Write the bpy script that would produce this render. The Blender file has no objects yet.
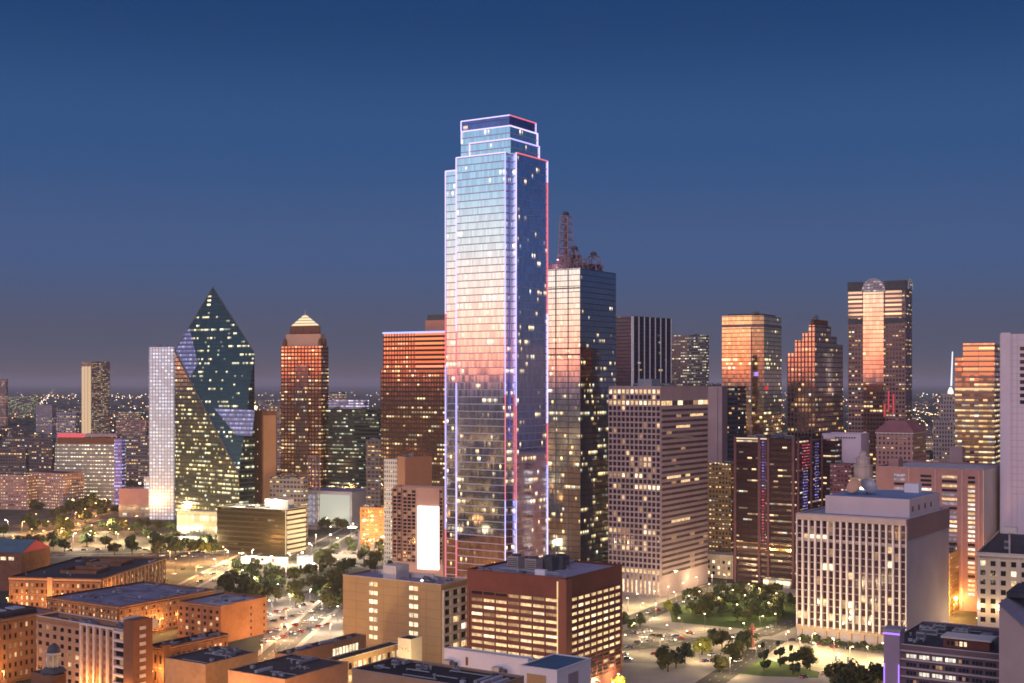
import bpy, math, random
from mathutils import Vector
S = bpy.context.scene
C = S.collection
rnd = random.Random(7)
F, HZ, CH = 1311.0, 383.0, 140.0          # focal length in pixels, horizon row, eye height (a hotel roof tower)
TH = 33.0                                  # the downtown street grid, degrees

# ------------------------------------------------------------------ camera
cd = bpy.data.cameras.new('camera'); cam = bpy.data.objects.new('camera', cd); C.objects.link(cam)
cam.location = (0, 0, CH); cam.rotation_euler = (math.radians(90), 0, 0)
cd.sensor_width = 36; cd.lens = F/1024*36; cd.shift_y = 41.5/1024
cd.clip_start = 1; cd.clip_end = 120000
S.camera = cam
# ------------------------------------------------------------------ world: dusk sky, afterglow behind the camera's shoulder
W = bpy.data.worlds.new('World'); S.world = W; W.use_nodes = True
nt = W.node_tree; nt.nodes.clear()
out = nt.nodes.new('ShaderNodeOutputWorld')
tc = nt.nodes.new('ShaderNodeTexCoord')
nrm = nt.nodes.new('ShaderNodeVectorMath'); nrm.operation = 'NORMALIZE'
nt.links.new(tc.outputs['Generated'], nrm.inputs[0])
sep = nt.nodes.new('ShaderNodeSeparateXYZ'); nt.links.new(nrm.outputs[0], sep.inputs[0])
WD = (-0.907, -0.41)
dot = nt.nodes.new('ShaderNodeVectorMath'); dot.operation = 'DOT_PRODUCT'
nt.links.new(nrm.outputs[0], dot.inputs[0]); dot.inputs[1].default_value = (WD[0], WD[1], 0)
mr = nt.nodes.new('ShaderNodeMapRange'); mr.interpolation_type = 'SMOOTHSTEP'
nt.links.new(dot.outputs['Value'], mr.inputs['Value'])
mr.inputs['From Min'].default_value = -0.05; mr.inputs['From Max'].default_value = 0.75
def ramp(stops):
    r = nt.nodes.new('ShaderNodeValToRGB'); r.color_ramp.interpolation = 'EASE'
    e = r.color_ramp.elements
    while len(e) < len(stops): e.new(0.5)
    for i, (p, c) in enumerate(stops): e[i].position = p; e[i].color = (*c, 1)
    nt.links.new(sep.outputs['Z'], r.inputs[0]); return r
east = ramp([(0, (.106, .092, .118)), (.03, (.080, .091, .148)), (.10, (.055, .103, .238)), (.18, (.031, .088, .232)), (.28, (.013, .052, .165)), (1, (.008, .03, .11))])
west = ramp([(0, (2.3, .62, .36)), (.02, (2.2, .78, .50)), (.042, (1.9, 1.02, .72)), (.075, (1.45, 1.12, .95)), (.11, (.95, 1.0, 1.02)), (.155, (.48, .72, .95)), (.22, (.22, .43, .76)), (.5, (.14, .22, .45)), (1, (.03, .07, .2))])
mx = nt.nodes.new('ShaderNodeMix'); mx.data_type = 'RGBA'
nt.links.new(mr.outputs[0], mx.inputs[0]); nt.links.new(east.outputs[0], mx.inputs[6]); nt.links.new(west.outputs[0], mx.inputs[7])
bg = nt.nodes.new('ShaderNodeBackground'); nt.links.new(mx.outputs[2], bg.inputs[0]); bg.inputs[1].default_value = 1.0
SUN_DIR = Vector((-0.16, -0.80, 0.58)).normalized()
sky = nt.nodes.new('ShaderNodeTexSky'); sky.sky_type = 'NISHITA'; sky.sun_disc = False
sky.sun_elevation = math.radians(-4); sky.sun_rotation = math.atan2(SUN_DIR.x, SUN_DIR.y)
bg2 = nt.nodes.new('ShaderNodeBackground'); nt.links.new(sky.outputs[0], bg2.inputs[0]); bg2.inputs[1].default_value = 0.05
add = nt.nodes.new('ShaderNodeAddShader'); nt.links.new(bg.outputs[0], add.inputs[0]); nt.links.new(bg2.outputs[0], add.inputs[1])
nt.links.new(add.outputs[0], out.inputs[0])
# very soft ambient fill added from behind the camera, off the western glow
sd = bpy.data.lights.new('ambient_fill', 'SUN'); sd.energy = 1.25; sd.angle = math.radians(45); sd.color = (1.0, .74, .84)
so = bpy.data.objects.new('ambient_fill', sd); C.objects.link(so); so.rotation_euler = SUN_DIR.to_track_quat('Z', 'Y').to_euler()
S.view_settings.view_transform = 'Standard'; S.view_settings.look = 'None'
S.view_settings.exposure = 0; S.view_settings.gamma = 1; S.view_settings.use_curve_mapping = False
S.cycles.max_bounces = 5; S.cycles.diffuse_bounces = 2; S.cycles.glossy_bounces = 3; S.cycles.transmission_bounces = 2
S.cycles.sample_clamp_indirect = 3; S.cycles.use_denoising = True; S.cycles.use_light_tree = True
S.cycles.pixel_filter_type = 'BLACKMAN_HARRIS'; S.cycles.filter_width = 1.7
S.cycles.caustics_reflective = False; S.cycles.caustics_refractive = False

# ------------------------------------------------------------------ materials
class NB:
    """small node-expression builder"""
    def __init__(s, name):
        s.mat = bpy.data.materials.new(name); s.mat.use_nodes = True
        s.t = s.mat.node_tree; s.t.nodes.clear()
        s.mat.cycles.emission_sampling = 'NONE'
    def n(s, kind, **kw):
        x = s.t.nodes.new(kind)
        for k, v in kw.items(): setattr(x, k, v)
        return x
    def put(s, sock, v):
        if isinstance(v, bpy.types.NodeSocket): s.t.links.new(v, sock)
        elif isinstance(v, tuple) and len(v) == 3 and sock.type == 'RGBA': sock.default_value = (*v, 1)
        else: sock.default_value = v
    def m(s, op, a, b=0.0, c=0.0):
        x = s.n('ShaderNodeMath', operation=op)
        s.put(x.inputs[0], a); s.put(x.inputs[1], b); s.put(x.inputs[2], c)
        return x.outputs[0]
    def vec(s, a, b, c):
        x = s.n('ShaderNodeCombineXYZ'); s.put(x.inputs[0], a); s.put(x.inputs[1], b); s.put(x.inputs[2], c); return x.outputs[0]
    def white(s, v):
        x = s.n('ShaderNodeTexWhiteNoise', noise_dimensions='3D'); s.put(x.inputs[0], v); return x.outputs['Value'], x.outputs['Color']
    def noise(s, v, scale, detail=3.0):
        x = s.n('ShaderNodeTexNoise'); s.put(x.inputs['Vector'], v); x.inputs['Scale'].default_value = scale; x.inputs['Detail'].default_value = detail
        return x.outputs[0]
    def mix(s, f, a, b):
        x = s.n('ShaderNodeMix', data_type='RGBA'); s.put(x.inputs[0], f); s.put(x.inputs[6], a); s.put(x.inputs[7], b); return x.outputs[2]
    def rng(s, v, a, b, c, d):
        x = s.n('ShaderNodeMapRange'); s.put(x.inputs[0], v)
        for i, q in enumerate((a, b, c, d)): s.put(x.inputs[i+1], q)
        return x.outputs[0]
    def bsdf(s, col, rough=.8, metal=0.0, em=None, es=None, normal=None, spec=.3):
        x = s.n('ShaderNodeBsdfPrincipled')
        s.put(x.inputs['Base Color'], col); s.put(x.inputs['Roughness'], rough); s.put(x.inputs['Metallic'], metal)
        x.inputs['Specular IOR Level'].default_value = spec
        if em is not None: s.put(x.inputs['Emission Color'], em); s.put(x.inputs['Emission Strength'], es)
        if normal is not None: s.put(x.inputs['Normal'], normal)
        return x.outputs[0]
    def out(s, sh):
        o = s.n('ShaderNodeOutputMaterial'); s.t.links.new(sh, o.inputs[0]); return s.mat
MC = {}
def plain(name, col, rough=.85, var=.18, scale=.12, metal=0.0, spec=.3):
    """matt surface with blotchy weathering"""
    if name in MC: return MC[name]
    b = NB(name); tcn = b.n('ShaderNodeTexCoord').outputs['Object']
    n1 = b.noise(tcn, scale, 5.0); n2 = b.noise(tcn, scale*9, 2.0)
    f = b.m('ADD', b.m('MULTIPLY', n1, .7), b.m('MULTIPLY', n2, .3))
    f = b.rng(f, .3, .7, 0.0, 1.0)
    if 'roof' in name:                        # patched membranes: rectangular repairs of another tone
        sp = b.n('ShaderNodeSeparateXYZ'); b.put(sp.inputs[0], tcn)
        w_, _ = b.white(b.vec(b.m('FLOOR', b.m('DIVIDE', sp.outputs[0], 7.3)), b.m('FLOOR', b.m('DIVIDE', sp.outputs[1], 4.6)), 2.0))
        f = b.m('ADD', b.m('MULTIPLY', f, .6), b.m('MULTIPLY', w_, .4))
    lo = tuple(c*(1-var) for c in col); hi = tuple(min(1, c*(1+var)) for c in col)
    MC[name] = b.out(b.bsdf(b.mix(f, lo, hi), rough, metal, spec=spec)); return MC[name]
def glow(name, col, strength, sample=False):
    if name in MC: return MC[name]
    b = NB(name); MC[name] = b.out(b.bsdf((.1, .1, .1), .6, 0.0, col, strength))
    if sample: MC[name].cycles.emission_sampling = 'AUTO'
    return MC[name]
def lit_pane(name, col, strength):
    """a lit room behind glass: uneven, with darker blinds and ceiling light"""
    if name in MC: return MC[name]
    b = NB(name); g = b.n('ShaderNodeTexCoord').outputs['Object']
    oi = b.n('ShaderNodeObjectInfo').outputs['Random']
    ge = b.n('ShaderNodeNewGeometry').outputs['Position']
    n = b.noise(ge, .55, 2.0)
    s = b.m('MULTIPLY', b.rng(n, .3, .7, .45, 1.25), b.m('ADD', b.m('MULTIPLY', oi, .6), .65))
    MC[name] = b.out(b.bsdf((.05, .05, .05), .2, 0.0, col, b.m('MULTIPLY', s, strength))); return MC[name]
def dark_pane(name, col=(.02, .02, .025), metal=0.0, rough=.08):
    if name in MC: return MC[name]
    b = NB(name); ge = b.n('ShaderNodeNewGeometry').outputs['Position']
    MC[name] = b.out(b.bsdf(b.mix(b.noise(ge, .3, 2.0), tuple(c*.5 for c in col), tuple(c*1.5 for c in col)), rough, metal, spec=.5)); return MC[name]
WARM, WHITE, GREEN, AMBER = (1, .54, .18), (1, .74, .40), (.86, .92, .58), (1, .50, .14)
def facade(name, cw, ch, ww=.8, wh=.6, wall=(.2, .17, .16), glass=(.3, .32, .36), metal=.9, rough=.06, lit=.15, row=.12,
           c1=WARM, c2=WHITE, es=.8, jit=.010, vfade=None, wr=.7, run=5.0, wmetal=0.0, gvar=1.0):
    """a curtain wall: panes between frames, some of the rooms lit. Coordinates are metres along the wall and up."""
    b = NB(name); seed = rnd.random()*50
    uv = b.n('ShaderNodeTexCoord').outputs['UV']; sp = b.n('ShaderNodeSeparateXYZ'); b.put(sp.inputs[0], uv)
    u = b.m('DIVIDE', b.m('ADD', sp.outputs[0], 1000*cw), cw); v = b.m('DIVIDE', sp.outputs[1], ch)
    iu, iv, fu, fv = b.m('FLOOR', u), b.m('FLOOR', v), b.m('FRACT', u), b.m('FRACT', v)
    r, rc = b.white(b.vec(iu, iv, seed)); rs = b.n('ShaderNodeSeparateXYZ'); b.put(rs.inputs[0], rc)
    r2 = b.rng(b.noise(b.vec(b.m('MULTIPLY', iu, 1.1/run), b.m('MULTIPLY', iv, 7.31), seed+9.1), 1.0, 0.0), .24, .76, 1.0, 0.0)   # rooms in use come in runs along a floor
    r3, _ = b.white(b.vec(b.m('FLOOR', b.m('DIVIDE', iu, 9.0)), iv, seed+4.2))
    p = b.m('ADD', lit*.26, b.m('MULTIPLY', b.m('LESS_THAN', r2, lit*1.05+.06), .78))
    p = b.m('ADD', p, b.m('MULTIPLY', b.m('LESS_THAN', r3, row), .75))
    if vfade:                                # more rooms in use on the lower floors
        p = b.m('MULTIPLY', p, b.rng(sp.outputs[1], vfade[0], vfade[1], vfade[2], vfade[3]))
    on = b.m('LESS_THAN', r, p)
    win = b.m('MULTIPLY', b.m('LESS_THAN', b.m('ABSOLUTE', b.m('SUBTRACT', fu, .5)), ww/2), b.m('LESS_THAN', b.m('ABSOLUTE', b.m('SUBTRACT', fv, .5)), wh/2))
    st = b.m('MULTIPLY', b.m('MULTIPLY', on, es*1.5), b.m('ADD', .16, b.m('MULTIPLY', b.m('MULTIPLY', rs.outputs[1], rs.outputs[1]), 1.5)))
    blind = b.m('MULTIPLY', b.rng(fv, .5-wh*.30, .5+wh*.10, .10, 1.25), b.rng(fv, .5+wh*.20, .5+wh*.36, 1.0, .06)); st = b.m('MULTIPLY', st, blind)
    nj = b.n('ShaderNodeVectorMath', operation='SUBTRACT'); b.put(nj.inputs[0], rc); nj.inputs[1].default_value = (.5, .5, .5)
    nk = b.n('ShaderNodeVectorMath', operation='SCALE'); b.put(nk.inputs[0], nj.outputs[0]); nk.inputs['Scale'].default_value = jit*.45
    na = b.n('ShaderNodeVectorMath', operation='ADD'); b.put(na.inputs[0], b.n('ShaderNodeNewGeometry').outputs['Normal']); b.put(na.inputs[1], nk.outputs[0])
    nn = b.n('ShaderNodeVectorMath', operation='NORMALIZE'); b.put(nn.inputs[0], na.outputs[0])
    gcol = b.mix(rs.outputs[2], tuple(c*(1-.18*gvar) for c in glass), tuple(min(1, c*(1+.12*gvar)) for c in glass))
    gl = b.bsdf(gcol, rough, metal, b.mix(b.m('GREATER_THAN', rs.outputs[2], .88), b.mix(rs.outputs[0], c1, c2), (.80, .92, .78)), st, nn.outputs[0], spec=.6)
    ob = b.n('ShaderNodeTexCoord').outputs['Object']
    wl = b.bsdf(b.mix(b.noise(ob, .08, 4.0), tuple(c*.8 for c in wall), tuple(min(1, c*1.2) for c in wall)), wr, wmetal)
    ms = b.n('ShaderNodeMixShader'); b.put(ms.inputs[0], win); b.put(ms.inputs[1], wl); b.put(ms.inputs[2], gl)
    return b.out(ms.outputs[0])

# ------------------------------------------------------------------ mesh helpers
class MB:
    def __init__(s): s.v = []; s.f = []; s.mi = []
    def face(s, pts, m=0):
        k = len(s.v); s.v += [tuple(p) for p in pts]; s.f.append(tuple(range(k, k+len(pts)))); s.mi.append(m); return s
    def box(s, x0, x1, y0, y1, z0, z1, m=0, top=True, bottom=True):
        a, b, c, d = (x0, y0), (x1, y0), (x1, y1), (x0, y1)
        for p, q in ((a, b), (b, c), (c, d), (d, a)): s.face([(*p, z0), (*q, z0), (*q, z1), (*p, z1)], m)
        if top: s.face([(*a, z1), (*b, z1), (*c, z1), (*d, z1)], m)
        if bottom: s.face([(*d, z0), (*c, z0), (*b, z0), (*a, z0)], m)
        return s
    def prism(s, poly, z0, z1, m=0, top=True, tm=None):
        n = len(poly)                       # poly counter-clockwise seen from above
        for i in range(n):
            p, q = poly[i], poly[(i+1) % n]; s.face([(*p, z0), (*q, z0), (*q, z1), (*p, z1)], m)
        if top: s.face([(*p, z1) for p in poly], m if tm is None else tm)
        return s
    def bar(s, p, q, r, m=0, r2=None, n=4):
        p, q = Vector(p), Vector(q); d = (q-p).normalized(); r2 = r if r2 is None else r2
        a = d.orthogonal().normalized(); b = d.cross(a)
        A = [p+(a*math.cos(t)+b*math.sin(t))*r for t in [2*math.pi*i/n+math.pi/4 for i in range(n)]]
        B = [q+(a*math.cos(t)+b*math.sin(t))*r2 for t in [2*math.pi*i/n+math.pi/4 for i in range(n)]]
        for i in range(n): s.face([A[i], A[(i+1) % n], B[(i+1) % n], B[i]], m)
        s.face(list(reversed(A)), m); s.face(B, m); return s
    def lathe(s, prof, cx=0, cy=0, n=12, m=0):
        for (r0, z0), (r1, z1) in zip(prof, prof[1:]):
            for i in range(n):
                t0, t1 = 2*math.pi*i/n, 2*math.pi*(i+1)/n
                P = lambda r, z, t: (cx+r*math.cos(t), cy+r*math.sin(t), z)
                if r1 < 1e-4: s.face([P(r0, z0, t0), P(r0, z0, t1), P(0, z1, t0)], m)
                elif r0 < 1e-4: s.face([P(0, z0, t0), P(r1, z1, t1), P(r1, z1, t0)], m)
                else: s.face([P(r0, z0, t0), P(r0, z0, t1), P(r1, z1, t1), P(r1, z1, t0)], m)
        return s
    def mesh(s, name, mats):
        me = bpy.data.meshes.new(name); me.from_pydata(s.v, [], s.f)
        for m in mats: me.materials.append(m)
        me.polygons.foreach_set('material_index', s.mi)
        uv = me.uv_layers.new(name='UVMap').data
        for p in me.polygons:
            n = p.normal
            if abs(n.z) < .85:
                l = math.hypot(n.x, n.y) or 1; tx, ty = -n.y/l, n.x/l
                for li, vi in zip(p.loop_indices, p.vertices):
                    q = s.v[vi]; uv[li].uv = (q[0]*tx+q[1]*ty, q[2])
            else:
                for li, vi in zip(p.loop_indices, p.vertices): uv[li].uv = (s.v[vi][0], s.v[vi][1])
        me.update(); return me
    def build(s, name, mats, parent=None, loc=None, rz=None):
        mats = mats if isinstance(mats, (list, tuple)) else [mats]
        o = bpy.data.objects.new(name, s.mesh(name, mats)); C.objects.link(o)
        if parent: o.parent = parent
        if loc is not None: o.location = loc
        if rz is not None: o.rotation_euler = (0, 0, rz)
        return o
def inst(name, me, parent=None, loc=(0, 0, 0), rz=0.0, sc=1.0):
    o = bpy.data.objects.new(name, me); C.objects.link(o); o.location = loc; o.rotation_euler = (0, 0, rz)
    o.scale = (sc, sc, sc) if isinstance(sc, (int, float)) else sc
    if parent: o.parent = parent
    return o
def tag(o, label, cat, group=None, kind=None):
    if label: o['label'] = label
    if cat: o['category'] = cat
    if group: o['group'] = group
    if kind: o['kind'] = kind
    return o
def thing(name, label, cat, loc=(0, 0, 0), rz=0.0, group=None):
    o = bpy.data.objects.new(name, None); C.objects.link(o); o.location = loc; o.rotation_euler = (0, 0, rz); o.empty_display_size = 3
    return tag(o, label, cat, group)
def copy_tree(o, parent=None):
    c = o.copy(); C.objects.link(c); c.parent = parent
    for ch in list(o.children): copy_tree(ch, c)
    return c
def G(px, py, z=0.0):                        # where the photo's ray through a pixel meets height z
    D = (CH-z)*F/(py-HZ); return Vector(((px-512)/F*D, D, z))
def zat(py, D): return CH-(py-HZ)/F*D

# ------------------------------------------------------------------ shared materials
M = {}
M['roof_grey'] = plain('roof membrane grey', (.20, .20, .24), .9, .25, .06)
M['roof_dark'] = plain('roof membrane dark', (.045, .042, .055), .9, .45, .08)
M['roof_pale'] = plain('roof membrane pale', (.38, .38, .44), .85, .2, .07)
M['unit'] = plain('galvanised sheet', (.32, .33, .36), .5, .2, .5, metal=.3)
M['unit_dark'] = plain('dark sheet metal', (.08, .08, .09), .6, .3, .5)
M['concrete'] = plain('pink concrete', (.36, .27, .30), .85, .12, .1)
M['pale'] = plain('pale stone', (.55, .50, .48), .85, .1, .1)
M['tan'] = plain('tan concrete', (.44, .28, .13), .85, .1, .05)
M['brick'] = plain('orange brick', (.22, .105, .055), .9, .38, .12)
M['brick_dark'] = plain('dark brick', (.20, .09, .055), .9, .3, .3)
M['redbrown'] = plain('red brown brick', (.17, .055, .04), .85, .22, .1)
M['cream'] = plain('cream stucco', (.56, .46, .34), .85, .12, .1)
M['white'] = plain('white paint', (.72, .68, .70), .8, .08, .1)
M['steel'] = plain('painted steel', (.16, .14, .17), .5, .2, .5)
M['pinkbrick'] = plain('pink brick', (.36, .20, .19), .85, .12, .15)
M['leaf'] = None
DARK = dark_pane('dark glass pane'); DARKB = dark_pane('blue dark pane', (.02, .025, .04))
L1 = lit_pane('warm lit room', (1, .66, .32), 1.15); L2 = lit_pane('bright lit room', (1, .80, .50), 1.7); L3 = lit_pane('dim lit room', (1, .55, .25), .45)
L4 = lit_pane('white lit room', (1, .90, .72), 1.3); L5 = lit_pane('violet lit room', (.7, .6, .8), .45)

# ------------------------------------------------------------------ buildings
class B:
    """a building on a rectangular plan. xl, xc, xr: the picture columns of its far left, near and far right corners; yt: row of the
    near corner's top; D: distance of the near corner. Locally x runs along the front (left) face, y away along the side (right) face."""
    def __init__(s, name, label, cat, xl, xc, xr, yt, D, th=TH, w=None, d=None, group=None, h=None, z0=0.0):
        a = math.radians(th); c, sn = math.cos(a), math.sin(a); k = lambda x: (x-512)/F
        Px = k(xc)*D
        s.w = w if w else (Px-k(xl)*D)/(c+k(xl)*sn)
        s.d = d if d else (k(xr)*D-Px)/(sn-k(xr)*c)
        s.h = h if h else zat(yt, D); s.D = D; s.th = th
        s.x0, s.x1, s.y0, s.y1 = -s.w/2, s.w/2, -s.d/2, s.d/2
        ctr = Vector((Px, D))+Vector((c, -sn))*(-s.w/2)+Vector((sn, c))*(s.d/2)
        s.root = thing(name, label, cat, (ctr.x, ctr.y, z0), -a, group)
    def z(s, py): return zat(py, s.D)
    def u(s, px):                            # local x on the front face under a picture column
        a = math.radians(s.th); c, sn = math.cos(a), math.sin(a); k = (px-512)/F
        P = Vector((s.root.location.x, s.root.location.y))+Vector((c, -sn))*(s.w/2)+Vector((sn, c))*(-s.d/2)
        return s.w/2-(P.x-k*P.y)/(c+k*sn)
    def v(s, px):                            # local y on the side face under a picture column
        a = math.radians(s.th); c, sn = math.cos(a), math.sin(a); k = (px-512)/F
        P = Vector((s.root.location.x, s.root.location.y))+Vector((c, -sn))*(s.w/2)+Vector((sn, c))*(-s.d/2)
        return -s.d/2+(k*P.y-P.x)/(sn-k*c)
    def walls(s, mat, z1=None, name='wall', z0=0.0, i=(0, 0, 0, 0)):
        mb = MB().box(s.x0+i[0], s.x1-i[1], s.y0+i[2], s.y1-i[3], z0, z1 or s.h, top=False, bottom=False)
        return mb.build(name, mat, s.root)
    def roof(s, mat, drop=1.0, z=None, i=(0.06,)*4, coping=None):
        z = z or s.h
        r = MB().box(s.x0+i[0], s.x1-i[1], s.y0+i[2], s.y1-i[3], z-drop-.5, z-drop).build('roof', mat, s.root)
        if coping:
            t = .55; mb = MB(); X0, X1, Y0, Y1 = s.x0-.12, s.x1+.12, s.y0-.12, s.y1+.12
            mb.box(X0, X1, Y0, Y0+t, z, z+.3).box(X0, X1, Y1-t, Y1, z, z+.3).box(X0, X0+t, Y0+t, Y1-t, z, z+.3).box(X1-t, X1, Y0+t, Y1-t, z, z+.3)
            mb.build('parapet', coping, s.root)
        return r
    def block(s, name, mat, x0, x1, y0, y1, z0, z1, parent=None): return MB().box(x0, x1, y0, y1, z0, z1).build(name, mat, parent or s.root)
    def P(s, face, u, z, o=0.0): return (u, s.y0-o, z) if face == 'front' else (s.x1+o, u, z)
    def fbox(s, mb, face, u0, u1, z0, z1, o0, o1, m=0):   # a box lying on a face, between offsets o0..o1 outwards
        if face == 'front': mb.box(u0, u1, s.y0-o1, s.y0-o0, z0, z1, m)
        else: mb.box(s.x1+o0, s.x1+o1, u0, u1, z0, z1, m)
    def grid(s, face, u0, u1, z0, z1, nx, nz, ww, wh, wall, pick, depth=.6, frame='facade_frame', wz=.5):
        """piers and spandrels standing proud of the core wall, a pane in each opening"""
        mb = MB(); cw, ch = (u1-u0)/nx, (z1-z0)/nz; pw = cw*(1-ww)
        for i in range(nx+1):
            a = max(u0, u0+i*cw-pw/2); e = min(u1, u0+i*cw+pw/2)
            s.fbox(mb, face, a, e, z0, z1, 0.02, depth)
        for j in range(nz+1):
            if j == 0: a, e = z0, z0+ch*(1-wh)*wz
            elif j == nz: a, e = z1-ch*(1-wh)*(1-wz), z1
            else: a, e = z0+j*ch-ch*(1-wh)*(1-wz), z0+j*ch+ch*(1-wh)*wz
            for i in range(nx): s.fbox(mb, face, u0+i*cw+pw/2, u0+(i+1)*cw-pw/2, a, e, 0.02, depth-.05)
        mb.build(frame, wall, s.root)
        items = []
        for j in range(nz):
            for i in range(nx):
                m = pick(i, j, nx, nz)
                if m is None: continue
                items.append((u0+(i+.5)*cw, z0+j*ch+ch*(1-wh)*wz+ch*wh/2, cw*ww, ch*wh, m))
        s.panes(face, items, .04)
    def panes(s, face, items, o=.05, name='window'):
        """each window a part; past a hundred on this building the rest are one"""
        if not hasattr(s, 'nwin'): s.nwin = 0; s.cache = {}
        rest = {}
        for k, (u, z, ww, wh, m) in enumerate(items):
            if s.nwin < 99:
                key = (face, round(ww, 2), round(wh, 2), m.name)
                if key not in s.cache:
                    b = MB(); t = .12
                    if face == 'front': b.box(-ww/2, ww/2, -t/2, t/2, -wh/2, wh/2)
                    else: b.box(-t/2, t/2, -ww/2, ww/2, -wh/2, wh/2)
                    s.cache[key] = b.mesh(name, [m])
                inst(name, s.cache[key], s.root, s.P(face, u, z, o+.06)); s.nwin += 1
            else: rest.setdefault(m.name, (m, []))[1].append((u, z, ww, wh))
        if rest:
            if not hasattr(s, 'rest'): s.rest = MB(); s.rmats = []
            for m, l in rest.values():
                if m not in s.rmats: s.rmats.append(m)
                for (u, z, ww, wh) in l: s.fbox(s.rest, face, u-ww/2, u+ww/2, z-wh/2, z+wh/2, o, o+.12, s.rmats.index(m))
    def done(s):
        if hasattr(s, 'rest'):
            o = s.rest.build('window', s.rmats, s.root); o['kind'] = 'stuff'
        return s
    def units(s, n, z=None, seed=1, x=None, y=None, mat=None, size=(3, 7), hh=(1.5, 3.2)):
        r = random.Random(seed); z = (s.h-1.0) if z is None else z
        X = x or (s.x0+3, s.x1-3); Y = y or (s.y0+3, s.y1-3)
        for _ in range(n):
            a, b, h = r.uniform(*size)/2, r.uniform(*size)/2, r.uniform(*hh); cx, cy = r.uniform(*X), r.uniform(*Y)
            mb = MB().box(cx-a, cx+a, cy-b, cy+b, z, z+h); mb.box(cx-a*.9, cx+a*.9, cy-b*1.06, cy-b*1.01, z+h*.3, z+h*.8, 1)
            for t in (-.45, .45): mb.lathe([(min(a, b)*.4, z+h), (min(a, b)*.4, z+h+.4), (0, z+h+.4)], cx+t*a, cy, 10, 1)
            mb.build('roof_unit', [mat or M['unit'], M['unit_dark']], s.root)
def clutter(s, n, seed, z=None, X=None, Y=None):
    """pipes, ducts, hatches and vents on a near roof"""
    r = random.Random(seed); z = s.h-.8 if z is None else z; X = X or (s.x0+1.5, s.x1-1.5); Y = Y or (s.y0+1.5, s.y1-1.5)
    for k in range(n):
        x, y = r.uniform(*X), r.uniform(*Y); t = k % 4
        if t == 0:
            L = min(r.uniform(6, 16), (X[1]-x)); MB().bar((x, y, z+.5), (x+max(2, L), y, z+.5), .22, n=6).box(x, x+.3, y-.2, y+.2, z, z+.5).build('roof_pipe', M['unit'], s.root)
        elif t == 1: MB().box(x-.8, x+.8, y-.6, y+.6, z, z+.9).box(x-.9, x+.9, y-.7, y+.7, z+.91, z+1.05).build('roof_hatch', r.choice((M['unit'], M['unit_dark'], M['roof_pale'])), s.root)
        elif t == 2: MB().lathe([(.3, z), (.3, z+.9), (.55, z+1.0), (.55, z+1.3), (0, z+1.5)], x, y, 8).build('roof_vent', M['unit'], s.root)
        else:
            L = min(r.uniform(5, 12), (Y[1]-y)); MB().box(x-.6, x+.6, y, y+max(2, L), z+.3, z+1.3).build('roof_duct', r.choice((M['unit'], M['roof_pale'])), s.root)
def pick_lit(p, mats=(L1, L2, L3), dark=DARK, seed=0, rows=(), cols=()):
    r = random.Random(seed)
    def f(i, j, nx, nz):
        if j in rows or (nz-1-j) in [-q-1 for q in rows if q < 0]: return r.choice(mats) if r.random() < .93 else dark
        if i in cols: return r.choice(mats)
        return r.choice(mats) if r.random() < p else dark
    return f
def tower(name, label, xl, xc, xr, yt, D, fac, th=TH, roofm='roof_dark', cat='skyscraper', units=2, seed=1, **kw):
    b = B(name, label, cat, xl, xc, xr, yt, D, th, **kw)
    b.walls(facade(name+' facade', **fac), name='curtain_wall'); b.roof(M[roofm], .8)
    if units: b.units(units, seed=seed)
    return b
# ------------------------------------------------------------------ ground
def ground_mat():
    b = NB('night ground'); g = b.n('ShaderNodeNewGeometry').outputs['Position']
    n1 = b.noise(g, .004, 5.0); n2 = b.noise(g, .05, 4.0)
    near = b.mix(b.rng(n2, .35, .65, 0, 1), (.055, .050, .048), (.12, .11, .10))
    c = b.mix(b.rng(n1, .45, .6, 0, 1), near, (.035, .045, .028))
    return b.out(b.bsdf(c, .95))
gb = MB(); R0 = 70000.0
NSEG = 24
ring = [(R0*math.cos(2*math.pi*i/NSEG), R0*math.sin(2*math.pi*i/NSEG), 0) for i in range(NSEG)]
gb.face(ring)
tag(gb.build('ground', ground_mat()), None, None, kind='structure')
ROAD = plain('asphalt', (.075, .07, .068), .9, .2, .05)
PAVE = plain('concrete paving', (.34, .30, .26), .9, .15, .08)
PLAZA = plain('pale plaza paving', (.48, .42, .32), .9, .12, .06)
LAWN = plain('lawn', (.06, .10, .025), 1, .3, .1)
LOT = plain('parking lot asphalt', (.17, .155, .15), .9, .2, .03)
PAINT = plain('road paint', (.75, .72, .62), .8, .1, .2)
def strip(name, a, b_, w, mat, z=.02, kerb=True, dash=True):
    a, b_ = Vector(a[:2]), Vector(b_[:2]); d = (b_-a); L = d.length; d.normalize(); n = Vector((-d.y, d.x))
    p = lambda s, t, zz: (*(a+d*s+n*t), zz)
    mb = MB().face([p(0, -w/2, z), p(L, -w/2, z), p(L, w/2, z), p(0, w/2, z)])
    if dash:
        s = 2.0
        while s < L-4:
            for t in ((0,) if w < 12 else (-w/6, w/6)):
                mb.face([p(s, t-.12, z+.006), p(s+3, t-.12, z+.006), p(s+3, t+.12, z+.006), p(s, t+.12, z+.006)], 1)
            s += 9
    o = tag(mb.build(name, [mat, PAINT]), None, None, kind='structure')
    if kerb:
        kb = MB()
        for sgn in (-1, 1):
            t0, t1 = sorted((sgn*w/2, sgn*(w/2+3.2)))
            kb.face([p(0, t0, .16), p(L, t0, .16), p(L, t1, .16), p(0, t1, .16)])
            kb.face([p(0, sgn*w/2, z), p(L, sgn*w/2, z), p(L, sgn*w/2, .16), p(0, sgn*w/2, .16)])
        tag(kb.build('pavement', PAVE), None, None, kind='structure')
    return o
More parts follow.
